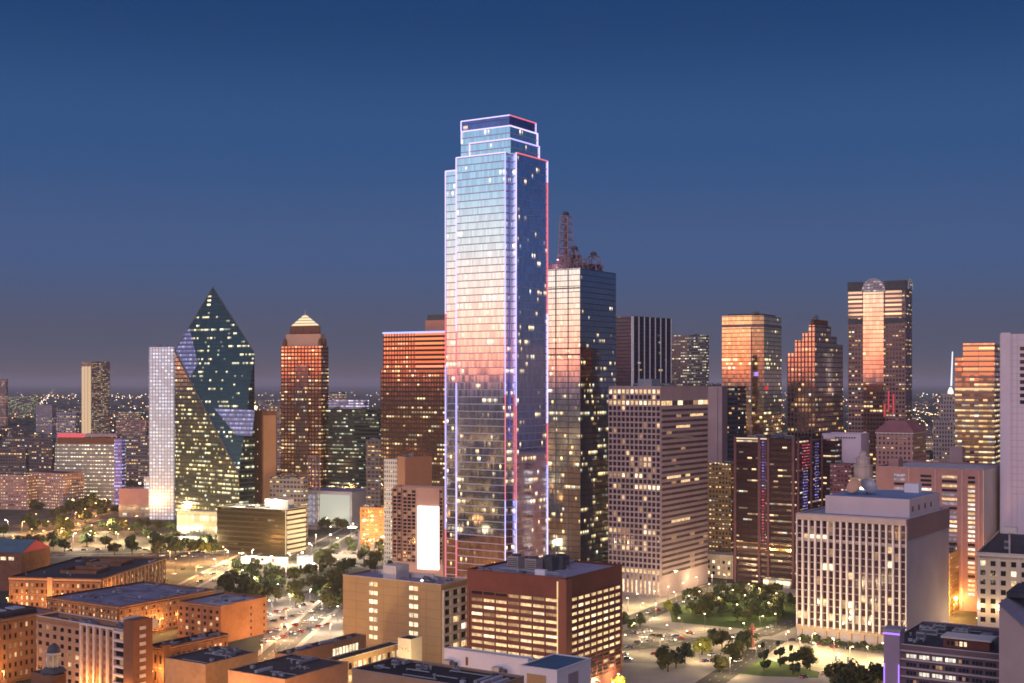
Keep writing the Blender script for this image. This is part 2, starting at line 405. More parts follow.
def patch(name, pix, mat, z=.03):
    tag(MB().face([(*G(x, y)[:2], z) for x, y in pix]).build(name, mat), None, None, kind='structure')
# streets round the plaza and the park
patch('plaza', [(585, 700), (900, 700), (960, 640), (905, 600), (730, 583), (620, 592), (560, 640)], PAVE, .012)
patch('parking_lot', [(600, 662), (618, 633), (640, 625), (672, 630), (700, 640), (694, 652), (672, 664)], LOT, .05)
patch('park_lawn', [(672, 622), (668, 604), (700, 592), (800, 598), (797, 625), (745, 629)], LAWN, .06)
patch('plaza_paving', [(768, 648), (790, 641), (890, 656), (880, 676), (820, 668), (775, 658)], PLAZA, .05)
patch('lawn_strip', [(716, 671), (752, 656), (820, 672), (818, 678), (760, 676)], LAWN, .055)
strip('road', G(560, 655), G(760, 634), 14, ROAD, .075, False)
strip('road', G(700, 690), G(775, 640), 13, ROAD, .07, False)
strip('road', G(760, 635), G(820, 612), 13, ROAD, .085, False)
strip('road', G(628, 622), G(720, 585), 16, ROAD, .09, False)
# streets of the quarter on the left
strip('road', G(50, 556), G(230, 552), 14, ROAD, .10)
strip('road', G(180, 590), G(262, 548), 13, ROAD, .12)
strip('road', G(70, 515), G(135, 502), 22, ROAD, .10)
strip('road', G(0, 545), G(110, 520), 14, ROAD, .11)
strip('road', G(-40, 640), G(60, 606), 14, ROAD, .10)
strip('road', G(268, 660), G(345, 590), 14, ROAD, .11)
strip('road', G(230, 570), G(450, 560), 14, ROAD, .13)
strip('road', G(300, 556), G(372, 518), 14, ROAD, .14)
patch('parking_lot', [(262, 650), (268, 600), (345, 586), (352, 640)], LOT, .05)
patch('parking_lot', [(305, 556), (330, 535), (400, 530), (440, 556), (380, 572)], LOT, .05)
patch('parking_lot', [(190, 588), (225, 566), (300, 560), (290, 588)], LOT, .055)

# ------------------------------------------------------------------ the tall banded-glass tower with neon edges
b = B('neon_edged_skyscraper', 'tallest blue mirror-glass skyscraper, outlined with violet and red neon tubes', 'skyscraper', 457, 511.7, 547, 151.5, 690)
f = facade('tall tower glass', b.w/32, 3.9, .97, .87, (.44, .40, .50), (.88, .90, .95), 1.0, .05, .035, .025, (1, .72, .34), (1, .86, .6), 1.0, .010, (100, 200, 2.6, .55), .4, 6)
n, h, w, d = 4.2, b.h, b.w, b.d
x0, x1, y0, y1 = b.x0, b.x1, b.y0, b.y1
plan = [(x0, y0), (x1-n, y0), (x1-n, y0+n), (x1, y0+n), (x1, y1), (x0, y1)]
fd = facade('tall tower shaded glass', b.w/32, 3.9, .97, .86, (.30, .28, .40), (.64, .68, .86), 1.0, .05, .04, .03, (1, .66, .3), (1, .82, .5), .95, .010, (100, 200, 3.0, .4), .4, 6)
def side_mat(o, i):                          # darker panes: shade painted into the side that looks north-east
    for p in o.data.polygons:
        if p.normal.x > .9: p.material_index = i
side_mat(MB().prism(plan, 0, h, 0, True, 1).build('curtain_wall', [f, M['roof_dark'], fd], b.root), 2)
zw = zat(166, 703); wx0 = x0-11.5
MB().prism([(wx0, y0+6), (x0-.03, y0+6), (x0-.03, y1-4), (wx0, y1-4)], 0, zw, 0, True, 1).build('side_wing', [f, M['roof_dark']], b.root)
cr = [(5, h, zat(138, 694), 2.2, x0+6), (5, zat(138, 694), zat(125.3, 696), 3.2, x0-.6), (5, zat(125.3, 696), zat(115, 698), 4.4, x0-1.6)]
crown = []
for k, (_, za, zb, ins, xa) in enumerate(cr):
    P = [(xa, y0+ins+1.5), (x1-4.4-ins*.5, y0+ins+1.5), (x1-4.4-ins*.5, y0+ins+4), (x1-ins-.4, y0+ins+4), (x1-ins-.4, y1-3), (xa, y1-3)]
    P = [(xa if k else x0-.4, y0+ins+2), (x1-ins-1.2, y0+ins+2), (x1-ins-1.2, y1-3), (xa if k else x0-.4, y1-3)]
    crown.append((P, za, zb))
    MB().prism(P, za, zb, 0, True, 1).build('crown_tier', [f if k < 2 else facade('tower parapet glass', 3, 3.9, .97, .9, (.1, .1, .2), (.22, .22, .42), .9, .1, 0, 0), M['roof_dark']], b.root)
NV = glow('violet neon', (.50, .44, 1.0), 1.6); NW = glow('lilac neon', (.80, .66, 1.0), 1.35); NR = glow('red neon', (1.0, .20, .28), 1.0); NB_ = glow('blue neon', (.30, .28, 1.0), 1.0)
def neon(pts, m, r=.31):
    for p, q in zip(pts, pts[1:]): MB().bar(p, q, r, n=6).build('neon_tube', m, b.root)
e = .35
def vert(x, y, seq): # seq of (z, material) from the bottom up
    for (za, m), (zb, _) in zip(seq, seq[1:]): neon([(x, y, za), (x, y, zb)], m)
vert(wx0-e, y0+6-e, [(20, NR), (60, NV), (95, NV), (150, NR), (178, NW), (zw, NW)])
vert(x0-e, y0-e, [(20, NR), (55, NW), (92, NV), (118, NV), (140, NR), (168, NW), (225, NW), (h, NW)])
vert(x1-n+e, y0-e, [(20, NW), (60, NV), (78, NR), (134, NV), (150, NV), (200, NV), (h, NW)])
vert(x1+e, y0+n-e, [(20, NW), (60, NV), (78, NR), (128, NV), (150, NV), (200, NW), (h, NW)])
vert(x1+e, y1+.1, [(20, NW), (75, NV), (95, NR), (118, NW), (150, NW), (178, NR), (250, NW), (h, NW)])
neon([(x0-e, y0-e, h), (x1-n+e, y0-e, h)], NW); neon([(x1+e, y0+n-e, h), (x1+e, y1, h)], NR); neon([(wx0-e, y0+6-e, zw), (x0, y0+6-e, zw)], NW)
for k, (P, za, zb) in enumerate(crown):
    A, Bq, Cq = P[0], P[1], P[2]
    if k == 0: A = (x0+5.5, A[1])
    neon([(A[0], A[1]-e, za+.5), (A[0], A[1]-e, zb), (Bq[0]+e, Bq[1]-e, zb)], NW); neon([(Bq[0]+e, Bq[1]-e, zb), (Cq[0]+e, Cq[1], zb)], (NV, NR, NR)[k] if k != 1 else NW)
    neon([(Cq[0]+e, Cq[1], zb), (Cq[0]+e, Cq[1], za)], NW)
# blue-lit inner corner: a dim tube added in the notch stands for its glow
neon([(x1-n+.6, y0+n-.6, 110), (x1-n+.6, y0+n-.6, h-2)], glow('dim blue tube', (.2, .2, 1), .4), .2)

# ------------------------------------------------------------------ the tower with roof masts
b = B('masted_skyscraper', 'square dark glass skyscraper topped by lattice radio masts, behind the neon-edged tower', 'skyscraper', 520, 580.5, 616, 268, 900)
side_mat_m = facade('masted tower shaded glass', b.w/34, 3.9, .94, .88, (.05, .05, .07), (.34, .38, .46), 1.0, .06, .07, .05, (1, .7, .3), (1, .85, .5), .9, .008, (110, 190, 2.0, .2))  # darker copy of the front glass, the side's shade painted in
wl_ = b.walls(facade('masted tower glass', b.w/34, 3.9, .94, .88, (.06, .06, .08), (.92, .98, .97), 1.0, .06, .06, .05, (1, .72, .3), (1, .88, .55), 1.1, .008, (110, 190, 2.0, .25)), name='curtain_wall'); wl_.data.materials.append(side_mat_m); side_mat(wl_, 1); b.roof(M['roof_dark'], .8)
mb = MB()                                     # the giant crossed bracing shows as darker frames on the west face
cw = (b.w)/5
for i in range(6): b.fbox(mb, 'front', max(b.x0, b.x0+i*cw-.3), min(b.x1, b.x0+i*cw+.3), 0, b.h-.3, .02, .3)
for z in (b.h-14, b.h-16-cw*4, b.h-60): b.fbox(mb, 'front', b.x0+.3, b.x1-.3, z, z+.9, .02, .26)
mb.build('facade_brace', M['steel'], b.root)
def lattice(parent, name, x, y, z0, z1, wa, wb, n, mat, r=.42):
    mb = MB(); cs = [(-1, -1), (1, -1), (1, 1), (-1, 1)]
    q = lambda k, t: (x+cs[k][0]*(wa+(wb-wa)*t)/2, y+cs[k][1]*(wa+(wb-wa)*t)/2, z0+(z1-z0)*t)
    for k in range(4):
        mb.bar(q(k, 0), q(k, 1), r)
        for i in range(n):
            t0, t1 = i/n, (i+1)/n
            mb.bar(q(k, t0), q((k+1) % 4, t1), r*.6); mb.bar(q(k, t1), q((k+1) % 4, t1), r*.6)
    return mb.build(name, mat, parent)
PINKST = plain('red and white mast paint', (.32, .23, .27), .6, .4, .4)
ux = b.u(566)
Z = b.h; D2 = 925
for (px, py, wa, wb) in ((566, 217, 9, 5.5), (575, 252, 7, 5), (601, 256, 10, 6)):
    if px < 582: x, y = b.u(px)-7.3, b.y0+12
    else: x, y = b.x1-6, b.v(px)
    zt = zat(py, D2); lattice(b.root, 'lattice_mast', x, y, Z-.8, zt, wa, wb, max(2, int((zt-Z)/5)), PINKST)
    MB().lathe([(0, zt), (1.9, zt+.3), (2.4, zt+1.6), (1.7, zt+3), (0, zt+3.6)], x, y, 10).build('radome', M['unit_dark'], b.root)
MB().lathe([(.2, zat(217, D2)+3.4), (.12, zat(212, D2))], b.u(566)-7.3, b.y0+12, 6).build('antenna', M['steel'], b.root)
for k, (x, y) in enumerate(((b.x0+8, b.y0+5), (b.x1-16, b.y0+4), (b.x1-5, b.y0+9), (b.x0+14, b.y0+4.5))):
    lattice(b.root, 'roof_truss', x, y, Z-.8, Z+7+2*(k % 2), 8, 6, 2, PINKST)
for k in range(7):
    x = b.x0+4+k*(b.w-8)/6; MB().bar((x, b.y0+2.5, Z-.8), (x, b.y0+2.5, Z+6+3*((k*5) % 3)), .25).bar((x-3, b.y0+2.5, Z+4), (x+3, b.y0+2.5, Z+4), .2).build('antenna', PINKST, b.root)
MB().box(b.x0+5, b.x1-6, b.y0+10, b.y1-8, Z-.8, Z+5).build('penthouse', plain('mauve plant room', (.16, .11, .14), .7, .2), b.root)
MB().box(b.u(560)-6, b.u(573)-6, b.y0+10.5, b.y0+22, Z+5.01, Z+11).build('penthouse', plain('mauve plant room', None), b.root)
MB().lathe([(1.5, Z+5), (1.2, Z+40), (.6, zat(218, D2))], b.u(566)-7.3, b.y0+12, 8).build('mast_core', plain('mauve plant room', None), b.root)
MB().lathe([(0, Z+6), (1, Z+6.6), (0, Z+7.4)], b.u(557), b.y0+1, 8).build('beacon', glow('pink beacon', (1, .5, .65), 2.5), b.root)

# ------------------------------------------------------------------ concrete grid tower in the middle
b = B('concrete_office_tower', 'pink concrete office tower with a deep square window grid and lit top rows', 'office tower', 609, 661, 708, 386.5, 857)
GLZ = dark_pane('violet dark pane', (.03, .022, .045))
b.walls(M['concrete']); b.roof(M['roof_grey'], 1.2, coping=M['concrete'])
def pk(i, j, nx, nz):
    r = random.Random(i*71+j*13); top = nz-1-j
    if top in (0, 2): return r.choice((L1, L2, L1))
    if j in (0,): return L1
    if j in (7, 15, 17): return r.choice((L1, L3, L2, DARK))
    if j == 4 and i > 2: return r.choice((L1, L1, GLZ))
    if top in (12, 13) and 3 < i < 10: return r.choice((L1, L3, GLZ))
    return r.choice((L1, L3)) if r.random() < .07 else GLZ
b.grid('front', b.x0, b.x1, 14, b.h-1.5, 12, 33, .76, .70, M['concrete'], pk, 1.1)
mb = MB()                                     # tall lit base behind slim piers
for i in range(13):
    uu = b.x0+b.w*i/12; b.fbox(mb, 'front', max(b.x0, uu-.8), min(b.x1, uu+.8), 0, 14, .02, 1.05)
mb.build('base_pier', M['concrete'], b.root)
b.panes('front', [(b.x0+b.w*(i+.5)/12, 5.5, 1.5, 8.5, L1 if i % 3 else L2) for i in range(12)], .04)
b.panes('front', [(b.x0+b.w*(i+.5)/12, 11.5, 1.5, 2.0, (L3, GLZ, L3)[i % 3]) for i in range(12)], .04)
mb = MB(); nz = 33; ch = (b.h-27)/(nz-3)           # side face: long horizontal ribbon windows
for j in range(nz-3): b.fbox(mb, 'side', b.y0+1, b.y1-1, 12+j*ch, 12+j*ch+ch*.52, .02, .55)
mb.build('spandrel_band', M['concrete'], b.root)
RB = dark_pane('rose dark pane', (.11, .075, .08))
items = []
r = random.Random(5)
for j in range(nz-3):
    k = 10; row = j in (9, 16, 17, 26, 28)
    for i in range(k):
        m = r.choice((L1, L1, RB)) if row and i in range((j*3) % 5, (j*3) % 5+5) else (L3 if r.random() < .03 else RB)
        L = (b.d-2)/k; items.append((b.y0+1+(i+.5)*L, 12+j*ch+ch*.76, L*.98, ch*.46, m))
b.panes('side', items, .1)
b.panes('side', [(b.y0+(i+.5)*b.d/9, b.h-11, b.d/10, 3.0, m) for i, m in enumerate((L1, L1, RB, L2, RB, RB, L3, L2, L1))], .1)
b.units(4, seed=3, size=(4, 9)); b.block('penthouse', M['unit'], b.u(628), b.u(642), b.y0+14, b.y0+26, b.h-1.2, b.h+5)
b.done()
b = B('service_tower', 'narrow windowless pink slab joined behind the concrete grid tower', 'tower', 700, 722, 727.5, 386.5, 1010, 20, w=34)
b.walls(M['concrete']); b.roof(M['roof_grey'])
mb = MB(); b.fbox(mb, 'front', b.u(717.3), b.u(718.3), 1, b.h-1, .01, .05); mb.build('joint', M['steel'], b.root)
b = tower('glass_office_block', 'dark blue glass office block between pink slab and copper tower', 712, 738, 746, 386, 1040, dict(cw=2.4, ch=3.8, ww=.94, wh=.6, wall=(.05, .05, .075), glass=(.2, .22, .3), lit=.12, row=.05), w=30)

# ------------------------------------------------------------------ towers behind
b = B('striped_skyscraper', 'navy slab skyscraper with thin white vertical stripes', 'skyscraper', 612, 633, 671, 316, 1400, 40)
b.walls(facade('navy tower glass', 2.5, 3.8, .9, .8, (.02, .02, .035), (.06, .06, .10), .8, .12, .03, .01, es=.5), name='curtain_wall'); b.roof(M['roof_dark'], .8)
mb = MB()
for i in range(8): v = b.y0+i*b.d/7; b.fbox(mb, 'side', max(b.y0, v-.4), min(b.y1, v+.4), 0, b.h-.3, .02, .9)
b.fbox(mb, 'front', b.x1-1.6, b.x1-.2, 0, b.h-.3, .02, .9)
mb.build('facade_fin', M['white'], b.root); b.units(3, seed=8)
tower('apartment_tower', 'grey apartment tower with scattered lights, right of the white-striped navy skyscraper', 664, 706, 709, 335, 1520, dict(cw=2.6, ch=3.4, ww=.75, wh=.6, wall=(.17, .15, .16), glass=(.10, .10, .12), metal=.5, lit=.34, row=.1, c1=(1, .74, .4), c2=(1, .9, .6)), th=25, seed=4, units=3)
# copper mirror tower with a cut corner
b = B('copper_glass_skyscraper', 'copper mirror-glass skyscraper with a cut corner, dark in its lower half', 'skyscraper', 722, 762, 781.5, 315, 1200, 30)
f = facade('copper glass', 2.2, 3.8, .96, .84, (.12, .07, .04), (.95, .70, .45), 1.0, .05, .07, .06, (1, .72, .3), (1, .85, .5), 1.0, .007, (100, 190, 2.6, .35))
q = 9.5
plan = [(b.x0, b.y0), (b.x1-q, b.y0), (b.x1, b.y0+q*.55), (b.x1, b.y1), (b.x0, b.y1)]
MB().prism(plan, 0, b.h, 0, True, 1).build('curtain_wall', [f, M['roof_dark']], b.root)
plan2 = [(x*1.004, y*1.004) for x, y in plan]
MB().prism(plan2, b.h-10.6, b.h-8.8, 0, False).build('plant_band', M['steel'], b.root)
MB().prism([(x*.8, y*.8) for x, y in plan], b.h+.01, b.h+1.8).build('penthouse', M['unit_dark'], b.root)
b.units(2, seed=9, z=b.h+1.8)
mb = MB(); b.fbox(mb, 'front', b.x1-q-1.2, b.x1-q-.2, 2, b.h-11, .02, .35); mb.build('facade_fin', M['steel'], b.root)
b.block('violet_floodlight', glow('violet floodlight', (.45, .25, 1), 1.2), b.x1-q*.5-1.5, b.x1-q*.5+1.5, b.y0-2, b.y0-1, b.z(376), b.z(372))
b.block('red_sign_panel', glow('dull red sign', (1, .05, .05), .6), b.x1+.05, b.x1+.5, b.y0+9, b.y0+16, b.z(390), b.z(386))
# stepped tower
b = B('stepped_skyscraper', 'brown skyscraper stepping down on both sides like stairs, left of the arch-topped tower', 'skyscraper', 787, 815.5, 843, 353, 960, 34)
f = facade('stepped tower wall', 2.7, 3.7, .62, .78, (.10, .07, .065), (.80, .52, .40), 1.0, .08, .16, .05, WARM, WHITE, .9, .006, (110, 160, 1.8, .8))
fs = facade('stepped tower side', 2.7, 3.7, .6, .6, (.10, .075, .075), (.14, .12, .14), .8, .1, .26, .03, WARM, WHITE, .9, .01)
def stepped(xa, xb, ya, yb, zz): MB().box(xa, xb, ya, yb, 0, zz, top=False, bottom=False).build('tower_tier', f, b.root); MB().box(xa+.1, xb-.1, ya+.1, yb-.1, zz-1, zz-.3).build('roof', M['roof_dark'], b.root)
ul = [b.x0, b.u(795), b.u(802.5), b.u(808.5), b.x1]; hl = [353, 340, 333, 325]
vr = [b.y0, b.v(831), b.v(837), b.y1]; hr = [322, 335, 343]
for i in range(4):
    stepped(ul[i]+(.02 if i else 0), ul[i+1], b.y0, b.y0+8+i*3 if i < 3 else vr[1], b.z(hl[i]))
stepped(ul[2], b.x1-.02, vr[1]+.02, vr[2], b.z(335)); stepped(ul[1], b.x1-.02, vr[2]+.02, vr[3], b.z(343))
MB().box(ul[3]+1, b.x1-2, b.y0+2, vr[1]-1, b.z(325)-.2, b.z(319)).build('penthouse', M['brick_dark'], b.root)
b.units(2, z=b.z(319), seed=4, x=(ul[3]+3, b.x1-4), y=(b.y0+4, vr[1]-3), size=(2, 4))
# arch-topped tower
b = B('arch_topped_skyscraper', 'tall skyscraper with a rounded arch above a glowing orange central glass panel', 'skyscraper', 848, 905.5, 912, 280, 1121, 30)
f = facade('arch tower stone', 2.7, 3.8, .66, .55, (.26, .16, .15), (.10, .09, .10), .7, .12, .22, .06, WARM, WHITE, .75, .01)
b.walls(f); b.roof(M['roof_dark'], .5)
ca, cb = b.u(863.5), b.u(884); zt, zb = b.z(291), b.z(384)
gl = facade('arch tower panel', (cb-ca)/6, 3.8, .97, .86, (.3, .18, .12), (.98, .80, .66), 1.0, .05, .03, .02, WARM, WHITE, .8, .006)
b.block('glass_panel', gl, ca, cb, b.y0-1.5, b.y0-.01, zb, zt)
b.block('lower_panel', facade('arch tower lower panel', 2.7, 3.8, .8, .7, (.12, .07, .06), (.35, .2, .18), .9, .1, .25, .05, WARM, WHITE, .9), ca, cb, b.y0-1.2, b.y0-.01, 4, zb-.05)
def arch(face, u0, u1, z0, o, name='arch'):
    r = (u1-u0)/2; c = (u0+u1)/2; mb = MB(); n = 12; A = [(c-r*math.cos(math.pi*i/n), z0+r*1.15*math.sin(math.pi*i/n)) for i in range(n+1)]
    P0 = [b.P(face, u, z, o) for u, z in A]; P1 = [b.P(face, u, z, -9) for u, z in A]
    mb.face(list(reversed(P0)) if face == 'side' else list(reversed(P0)))
    for i in range(n): mb.face([P0[i], P0[i+1], P1[i+1], P1[i]], 1)
    o_ = mb.build(name, [facade('arch glass', 2.6, 2.6, .72, .72, (.42, .34, .38), (.12, .12, .16), .8, .1, .5, .1, (.9, .75, .7), (.8, .75, .8), .5), M['roof_grey']], b.root)
    rb = MB()
    for i in range(n): rb.bar(b.P(face, A[i][0], A[i][1], o+.3), b.P(face, A[i+1][0], A[i+1][1], o+.3), .32)
    rb.build('arch_rim', glow('pale arch rim light', (.9, .8, .9), .2), b.root)
arch('front', ca-1.2, cb+1.2, zt+.05, 1.0)
arch('side', b.y0+b.d*.25, b.y1-b.d*.05, b.h-7.5, .6)
mb = MB()
b.fbox(mb, 'front', b.x0-.2, ca-.7, b.h-8, b.h-.1, .05, 1.0); b.fbox(mb, 'front', cb+.7, b.x1+.2, b.h-8, b.h-.1, .05, 1.0)
b.fbox(mb, 'front', b.x0+.1, ca-.3, b.z(323), b.z(318), .05, .4); b.fbox(mb, 'front', cb+.3, b.x1-.1, b.z(323), b.z(318), .05, .4)
mb.build('plant_band', M['unit_dark'], b.root)
fh = facade('arch tower top floors', 30, 3.8, .98, .5, (.30, .20, .17), (.9, .75, .6), 1, .1, .2, .1, es=.6)
b.block('upper_floors', fh, b.x0+.3, ca-1, b.y0-.35, b.y0-.01, b.z(317), b.h-8.2); b.block('upper_floors', fh, cb+1, b.x1-3, b.y0-.35, b.y0-.01, b.z(317), b.h-8.2)
for px, za, zb2 in ((889, 412, 391), (894, 415, 394), (885, 417, 404)): b.block('red_light_strip', glow('red light strip', (1, .06, .08), .55), b.u(px)-.6, b.u(px)+.6, b.y0-2.0, b.y0-1.3, b.z(za), b.z(zb2))

# ------------------------------------------------------------------ prism tower and its neighbours on the left
b = B('prism_skyscraper', 'faceted dark green glass skyscraper rising to a slanted point like a cut crystal', 'skyscraper', 175, 239, 254.5, 475, 1170, 38)
w, d = b.w, b.d; x0, x1, y0, y1 = b.x0, b.x1, b.y0, b.y1
zL, zQ, zR = zat(351, 1170+w*math.sin(math.radians(38))), b.h, zat(353, 1170+d*math.cos(math.radians(38)))
best = None
for ia in range(20, 100):
    for ic in range(20, 100):             # the apex lies on the slanted plane
        a_, c_ = ia/100, ic/100; lx, ly, lz = x1-a_*w, y0+c_*d, zQ+a_*(zL-zQ)+c_*(zR-zQ)
        al = math.radians(38); X = b.root.location.x+lx*math.cos(al)+ly*math.sin(al); Y = b.root.location.y-lx*math.sin(al)+ly*math.cos(al)
        e_ = (X/Y*F+512-213)**2+(HZ-(lz-CH)/Y*F-287)**2
        if best is None or e_ < best[0]: best = (e_, Vector((lx, ly, lz)), a_, c_)
ap = best[1]
L, Q, Rr, K = (x0, y0, zL), (x1, y0, zQ), (x1, y1, zR), (x0, y1, 120)
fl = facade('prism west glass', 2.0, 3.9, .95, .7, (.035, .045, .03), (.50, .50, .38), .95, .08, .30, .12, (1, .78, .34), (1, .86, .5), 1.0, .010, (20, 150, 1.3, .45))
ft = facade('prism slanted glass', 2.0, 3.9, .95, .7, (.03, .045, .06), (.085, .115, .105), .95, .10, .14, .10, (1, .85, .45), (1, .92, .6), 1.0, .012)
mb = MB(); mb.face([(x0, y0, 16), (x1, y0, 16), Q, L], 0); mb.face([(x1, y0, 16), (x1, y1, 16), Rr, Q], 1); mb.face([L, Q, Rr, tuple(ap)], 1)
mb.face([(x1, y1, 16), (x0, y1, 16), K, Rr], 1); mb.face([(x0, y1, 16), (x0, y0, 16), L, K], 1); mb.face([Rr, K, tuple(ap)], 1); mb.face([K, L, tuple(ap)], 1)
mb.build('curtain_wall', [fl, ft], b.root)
b.block('base', facade('prism base', 3, 4, .8, .7, (.03, .035, .03), (.08, .1, .09), .6, .1, .25, .1, (.3, 1, .35), WHITE, .8), x0+3, x1-3, y0+3, y1-3, 0, 16.2)
MB().bar(L, Q, 1.0).build('edge_trim', M['unit_dark'], b.root); MB().bar(L, ap, .7).build('edge_trim', M['unit_dark'], b.root); MB().bar(Rr, ap, .7).build('edge_trim', M['unit_dark'], b.root)
N = (Vector(Q)-Vector(L)).cross(Vector(Rr)-Vector(L)).normalized(); N = N if N.y < 0 else -N
def onfacet(a, c): # a along L->R, c down towards Q
    p = Vector(L)*(1-a)+Vector(Rr)*a; m = (Vector(L)+Vector(Rr))/2
    return p+(Vector(Q)-m)*c+N*.25
BLUEP = facade('painted blue reflection', 1.8, 3.9, .9, .8, (.08, .08, .2), (.22, .22, .34), .35, .15, 1.6, .9, (.36, .35, .85), (.6, .58, .95), .34)  # sky reflections on the facet, painted as glowing blue panes
MB().face([onfacet(.36, .47), onfacet(.57, .68), onfacet(.76, .68), onfacet(.86, .47)]).build('painted_reflection', BLUEP, b.root)
MB().face([onfacet(.01, .0), onfacet(.13, .22), onfacet(.27, .10), onfacet(.25, -.22), onfacet(.17, -.16)]).build('painted_reflection', BLUEP, b.root)
tower('white_glass_tower', 'pale white mirror-glass tower beside the prism skyscraper', 149, 174, 180, 347, 1340, dict(cw=3.2, ch=3.5, ww=.78, wh=.95, wall=(.26, .29, .38), metal=.3, glass=(.72, .80, .95), rough=.2, lit=3, row=.01, jit=.004, gvar=.15, c1=(.60, .74, 1), c2=(.82, .90, 1), es=.30), th=8, seed=3)  # every pane glows faintly, standing in for a bright sky reflection
b = B('brown_slab_tower', 'blank brown slab tower with a round roof lamp, between the prism and the pyramid tower', 'tower', 253.5, 262, 277, 411, 1200, 60)
b.walls(M['brick_dark']); b.roof(M['roof_dark'])
mb = MB(); b.fbox(mb, 'side', b.y0+1.2, b.y1-1.2, 1, b.h-4, .02, .5); mb.build('facade_panel', plain('brown panel', (.42, .22, .12), .85, .1, .1), b.root)
b.panes('front', [(b.x0+b.w*.5, 6+k*3.8, 1.6, 1.4, L1) for k in range(0, 26, 3)], .03); b.done()
MB().lathe([(0, b.h+1), (1.6, b.h+1.6), (1.9, b.h+3), (1.2, b.h+4.2), (0, b.h+4.6)], b.x0+2, b.y0+1).build('roof_lamp', glow('roof lamp', (1, .72, .4), 4), b.root)
# pyramid-topped tower
b = B('pyramid_topped_skyscraper', 'red granite skyscraper crowned by a brightly lit stepped golden pyramid', 'skyscraper', 281, 321.5, 328.5, 346, 1350, 24)
f = facade('pyramid tower wall', b.w/12, 3.9, .72, .66, (.085, .034, .022), (.80, .45, .28), .95, .07, .26, .05, (1, .66, .3), (1, .8, .45), .9, .006, (60, 180, 1.5, .7))
b.walls(f); b.roof(M['roof_dark'], .4)
mb = MB(); b.fbox(mb, 'front', b.u(296), b.u(309), 0, b.h-20, .02, 1.4); mb.build('central_bay', facade('pyramid tower bay', 1.9, 3.9, .8, .8, (.08, .05, .05), (.38, .28, .26), .95, .08, .18, .03, WARM, WHITE, .8), b.root)
zs = [b.h, zat(334, 1360), zat(326, 1365), zat(314, 1370)]
i0 = 3
MB().box(b.x0+4, b.x1-3, b.y0+3, b.y1-3, b.h-.3, zs[1], top=False).build('shoulder', plain('lit salmon stone', (.62, .36, .25), .8, .1), b.root)
mb = MB(); a = 5.5
mb.prism([(b.x0+7, b.y0+6), (b.x1-6, b.y0+6), (b.x1-6, b.y1-6), (b.x0+7, b.y1-6)], zs[1]-.2, zs[2]); mb.build('drum', M['brick_dark'], b.root)
cx, cy = (b.x0+b.x1)/2+.5, (b.y0+b.y1)/2
mb = MB(); base = [(b.x0+8.5, b.y0+7.5), (b.x1-7.5, b.y0+7.5), (b.x1-7.5, b.y1-7.5), (b.x0+8.5, b.y1-7.5)]
for i in range(4): p, q2 = base[i], base[(i+1) % 4]; mb.face([(*p, zs[2]+.02), (*q2, zs[2]+.02), (cx, cy, zs[3])])
mb.build('pyramid_roof', plain('pale pyramid panels', (.6, .48, .34), .7, .15, .2), b.root)
for k in range(4):                            # lit glass courses wrap the pyramid
    t0 = .04+.22*k; t1 = t0+.15; mb = MB()
    q_ = lambda p, t: (cx+(p[0]-cx)*(1-t)*1.03, cy+(p[1]-cy)*(1-t)*1.03, zs[2]+(zs[3]-zs[2])*t)
    for i in range(4): p, q2 = base[i], base[(i+1) % 4]; mb.face([q_(p, t0), q_(q2, t0), q_(q2, t1), q_(p, t1)])
    mb.build('lit_course', glow('floodlit pyramid', (1, .80, .46), 1.15), b.root)
MB().lathe([(.4, zs[3]-1), (.2, zs[3]+4)], cx, cy, 6).build('finial', M['pale'], b.root)
for (xx, yy) in ((b.x0+3.5, b.y0+2.5), (b.x1-3, b.y0+2.5), (b.x1-3, b.y1-3)):
    MB().lathe([(2.4, b.h-.4), (2.4, b.h+5), (1.6, b.h+7.5), (0, b.h+8.5)], xx, yy, 8).build('corner_turret', M['brick_dark'], b.root)
# orange-lit grid tower behind the neon tower
b = B('blue_trimmed_office_tower', 'brown gridded office tower with a blue light line along its roof edge', 'office tower', 383, 446, 460, 332, 1100, 30, d=40)
f = facade('grid tower wall', 2.9, 3.9, .72, .62, (.04, .02, .017), (.75, .40, .25), 1.0, .07, .16, .10, (1, .68, .3), (1, .8, .45), .9, .006, (60, 190, 1.7, .5))
b.walls(f); b.roof(M['roof_dark'], .5)
b.block('lit_bay', facade('grid tower bay', 30, 3.9, .99, .52, (.04, .02, .017), (.9, .48, .28), 1.0, .08, .10, .1, es=.7), b.u(416), b.x1-1, b.y0-.5, b.y0-.01, b.z(372), b.h-.2)
MB().bar((b.x0, b.y0-.5, b.h+.3), (b.x1, b.y0-.5, b.h+.3), .75).build('light_line', glow('blue roof line', (.35, .45, 1), 1.7), b.root)
b.block('side_wing', f, b.x0-5.5, b.x0-.02, b.y0+4, b.y1-4, 0, b.z(369)); b.block('penthouse', plain('salmon plant room', (.5, .24, .16), .8, .1), b.u(422), b.x1-2, b.y0+5, b.y1-5, b.h-.4, b.z(319.5))
b.block('penthouse', M['unit_dark'], b.u(424), b.x1-2.2, b.y0+5.2, b.y1-5.2, b.z(319.5)+.01, b.z(314))
tower('glass_office_block', 'low greenish office block with many lit floors right of the pyramid tower', 326, 379, 384, 409, 1330, dict(cw=2.6, ch=3.9, ww=.9, wh=.6, wall=(.05, .055, .05), glass=(.18, .2, .2), lit=.26, row=.15, c1=(.8, .9, .5), c2=(1, .9, .6), es=.7), th=24, seed=12)
b2 = B('lit_rooftop_hall', 'long low hall with a violet-white lit roofline behind the greenish office block', 'hall', 328, 364, 369, 400, 1900, 20)
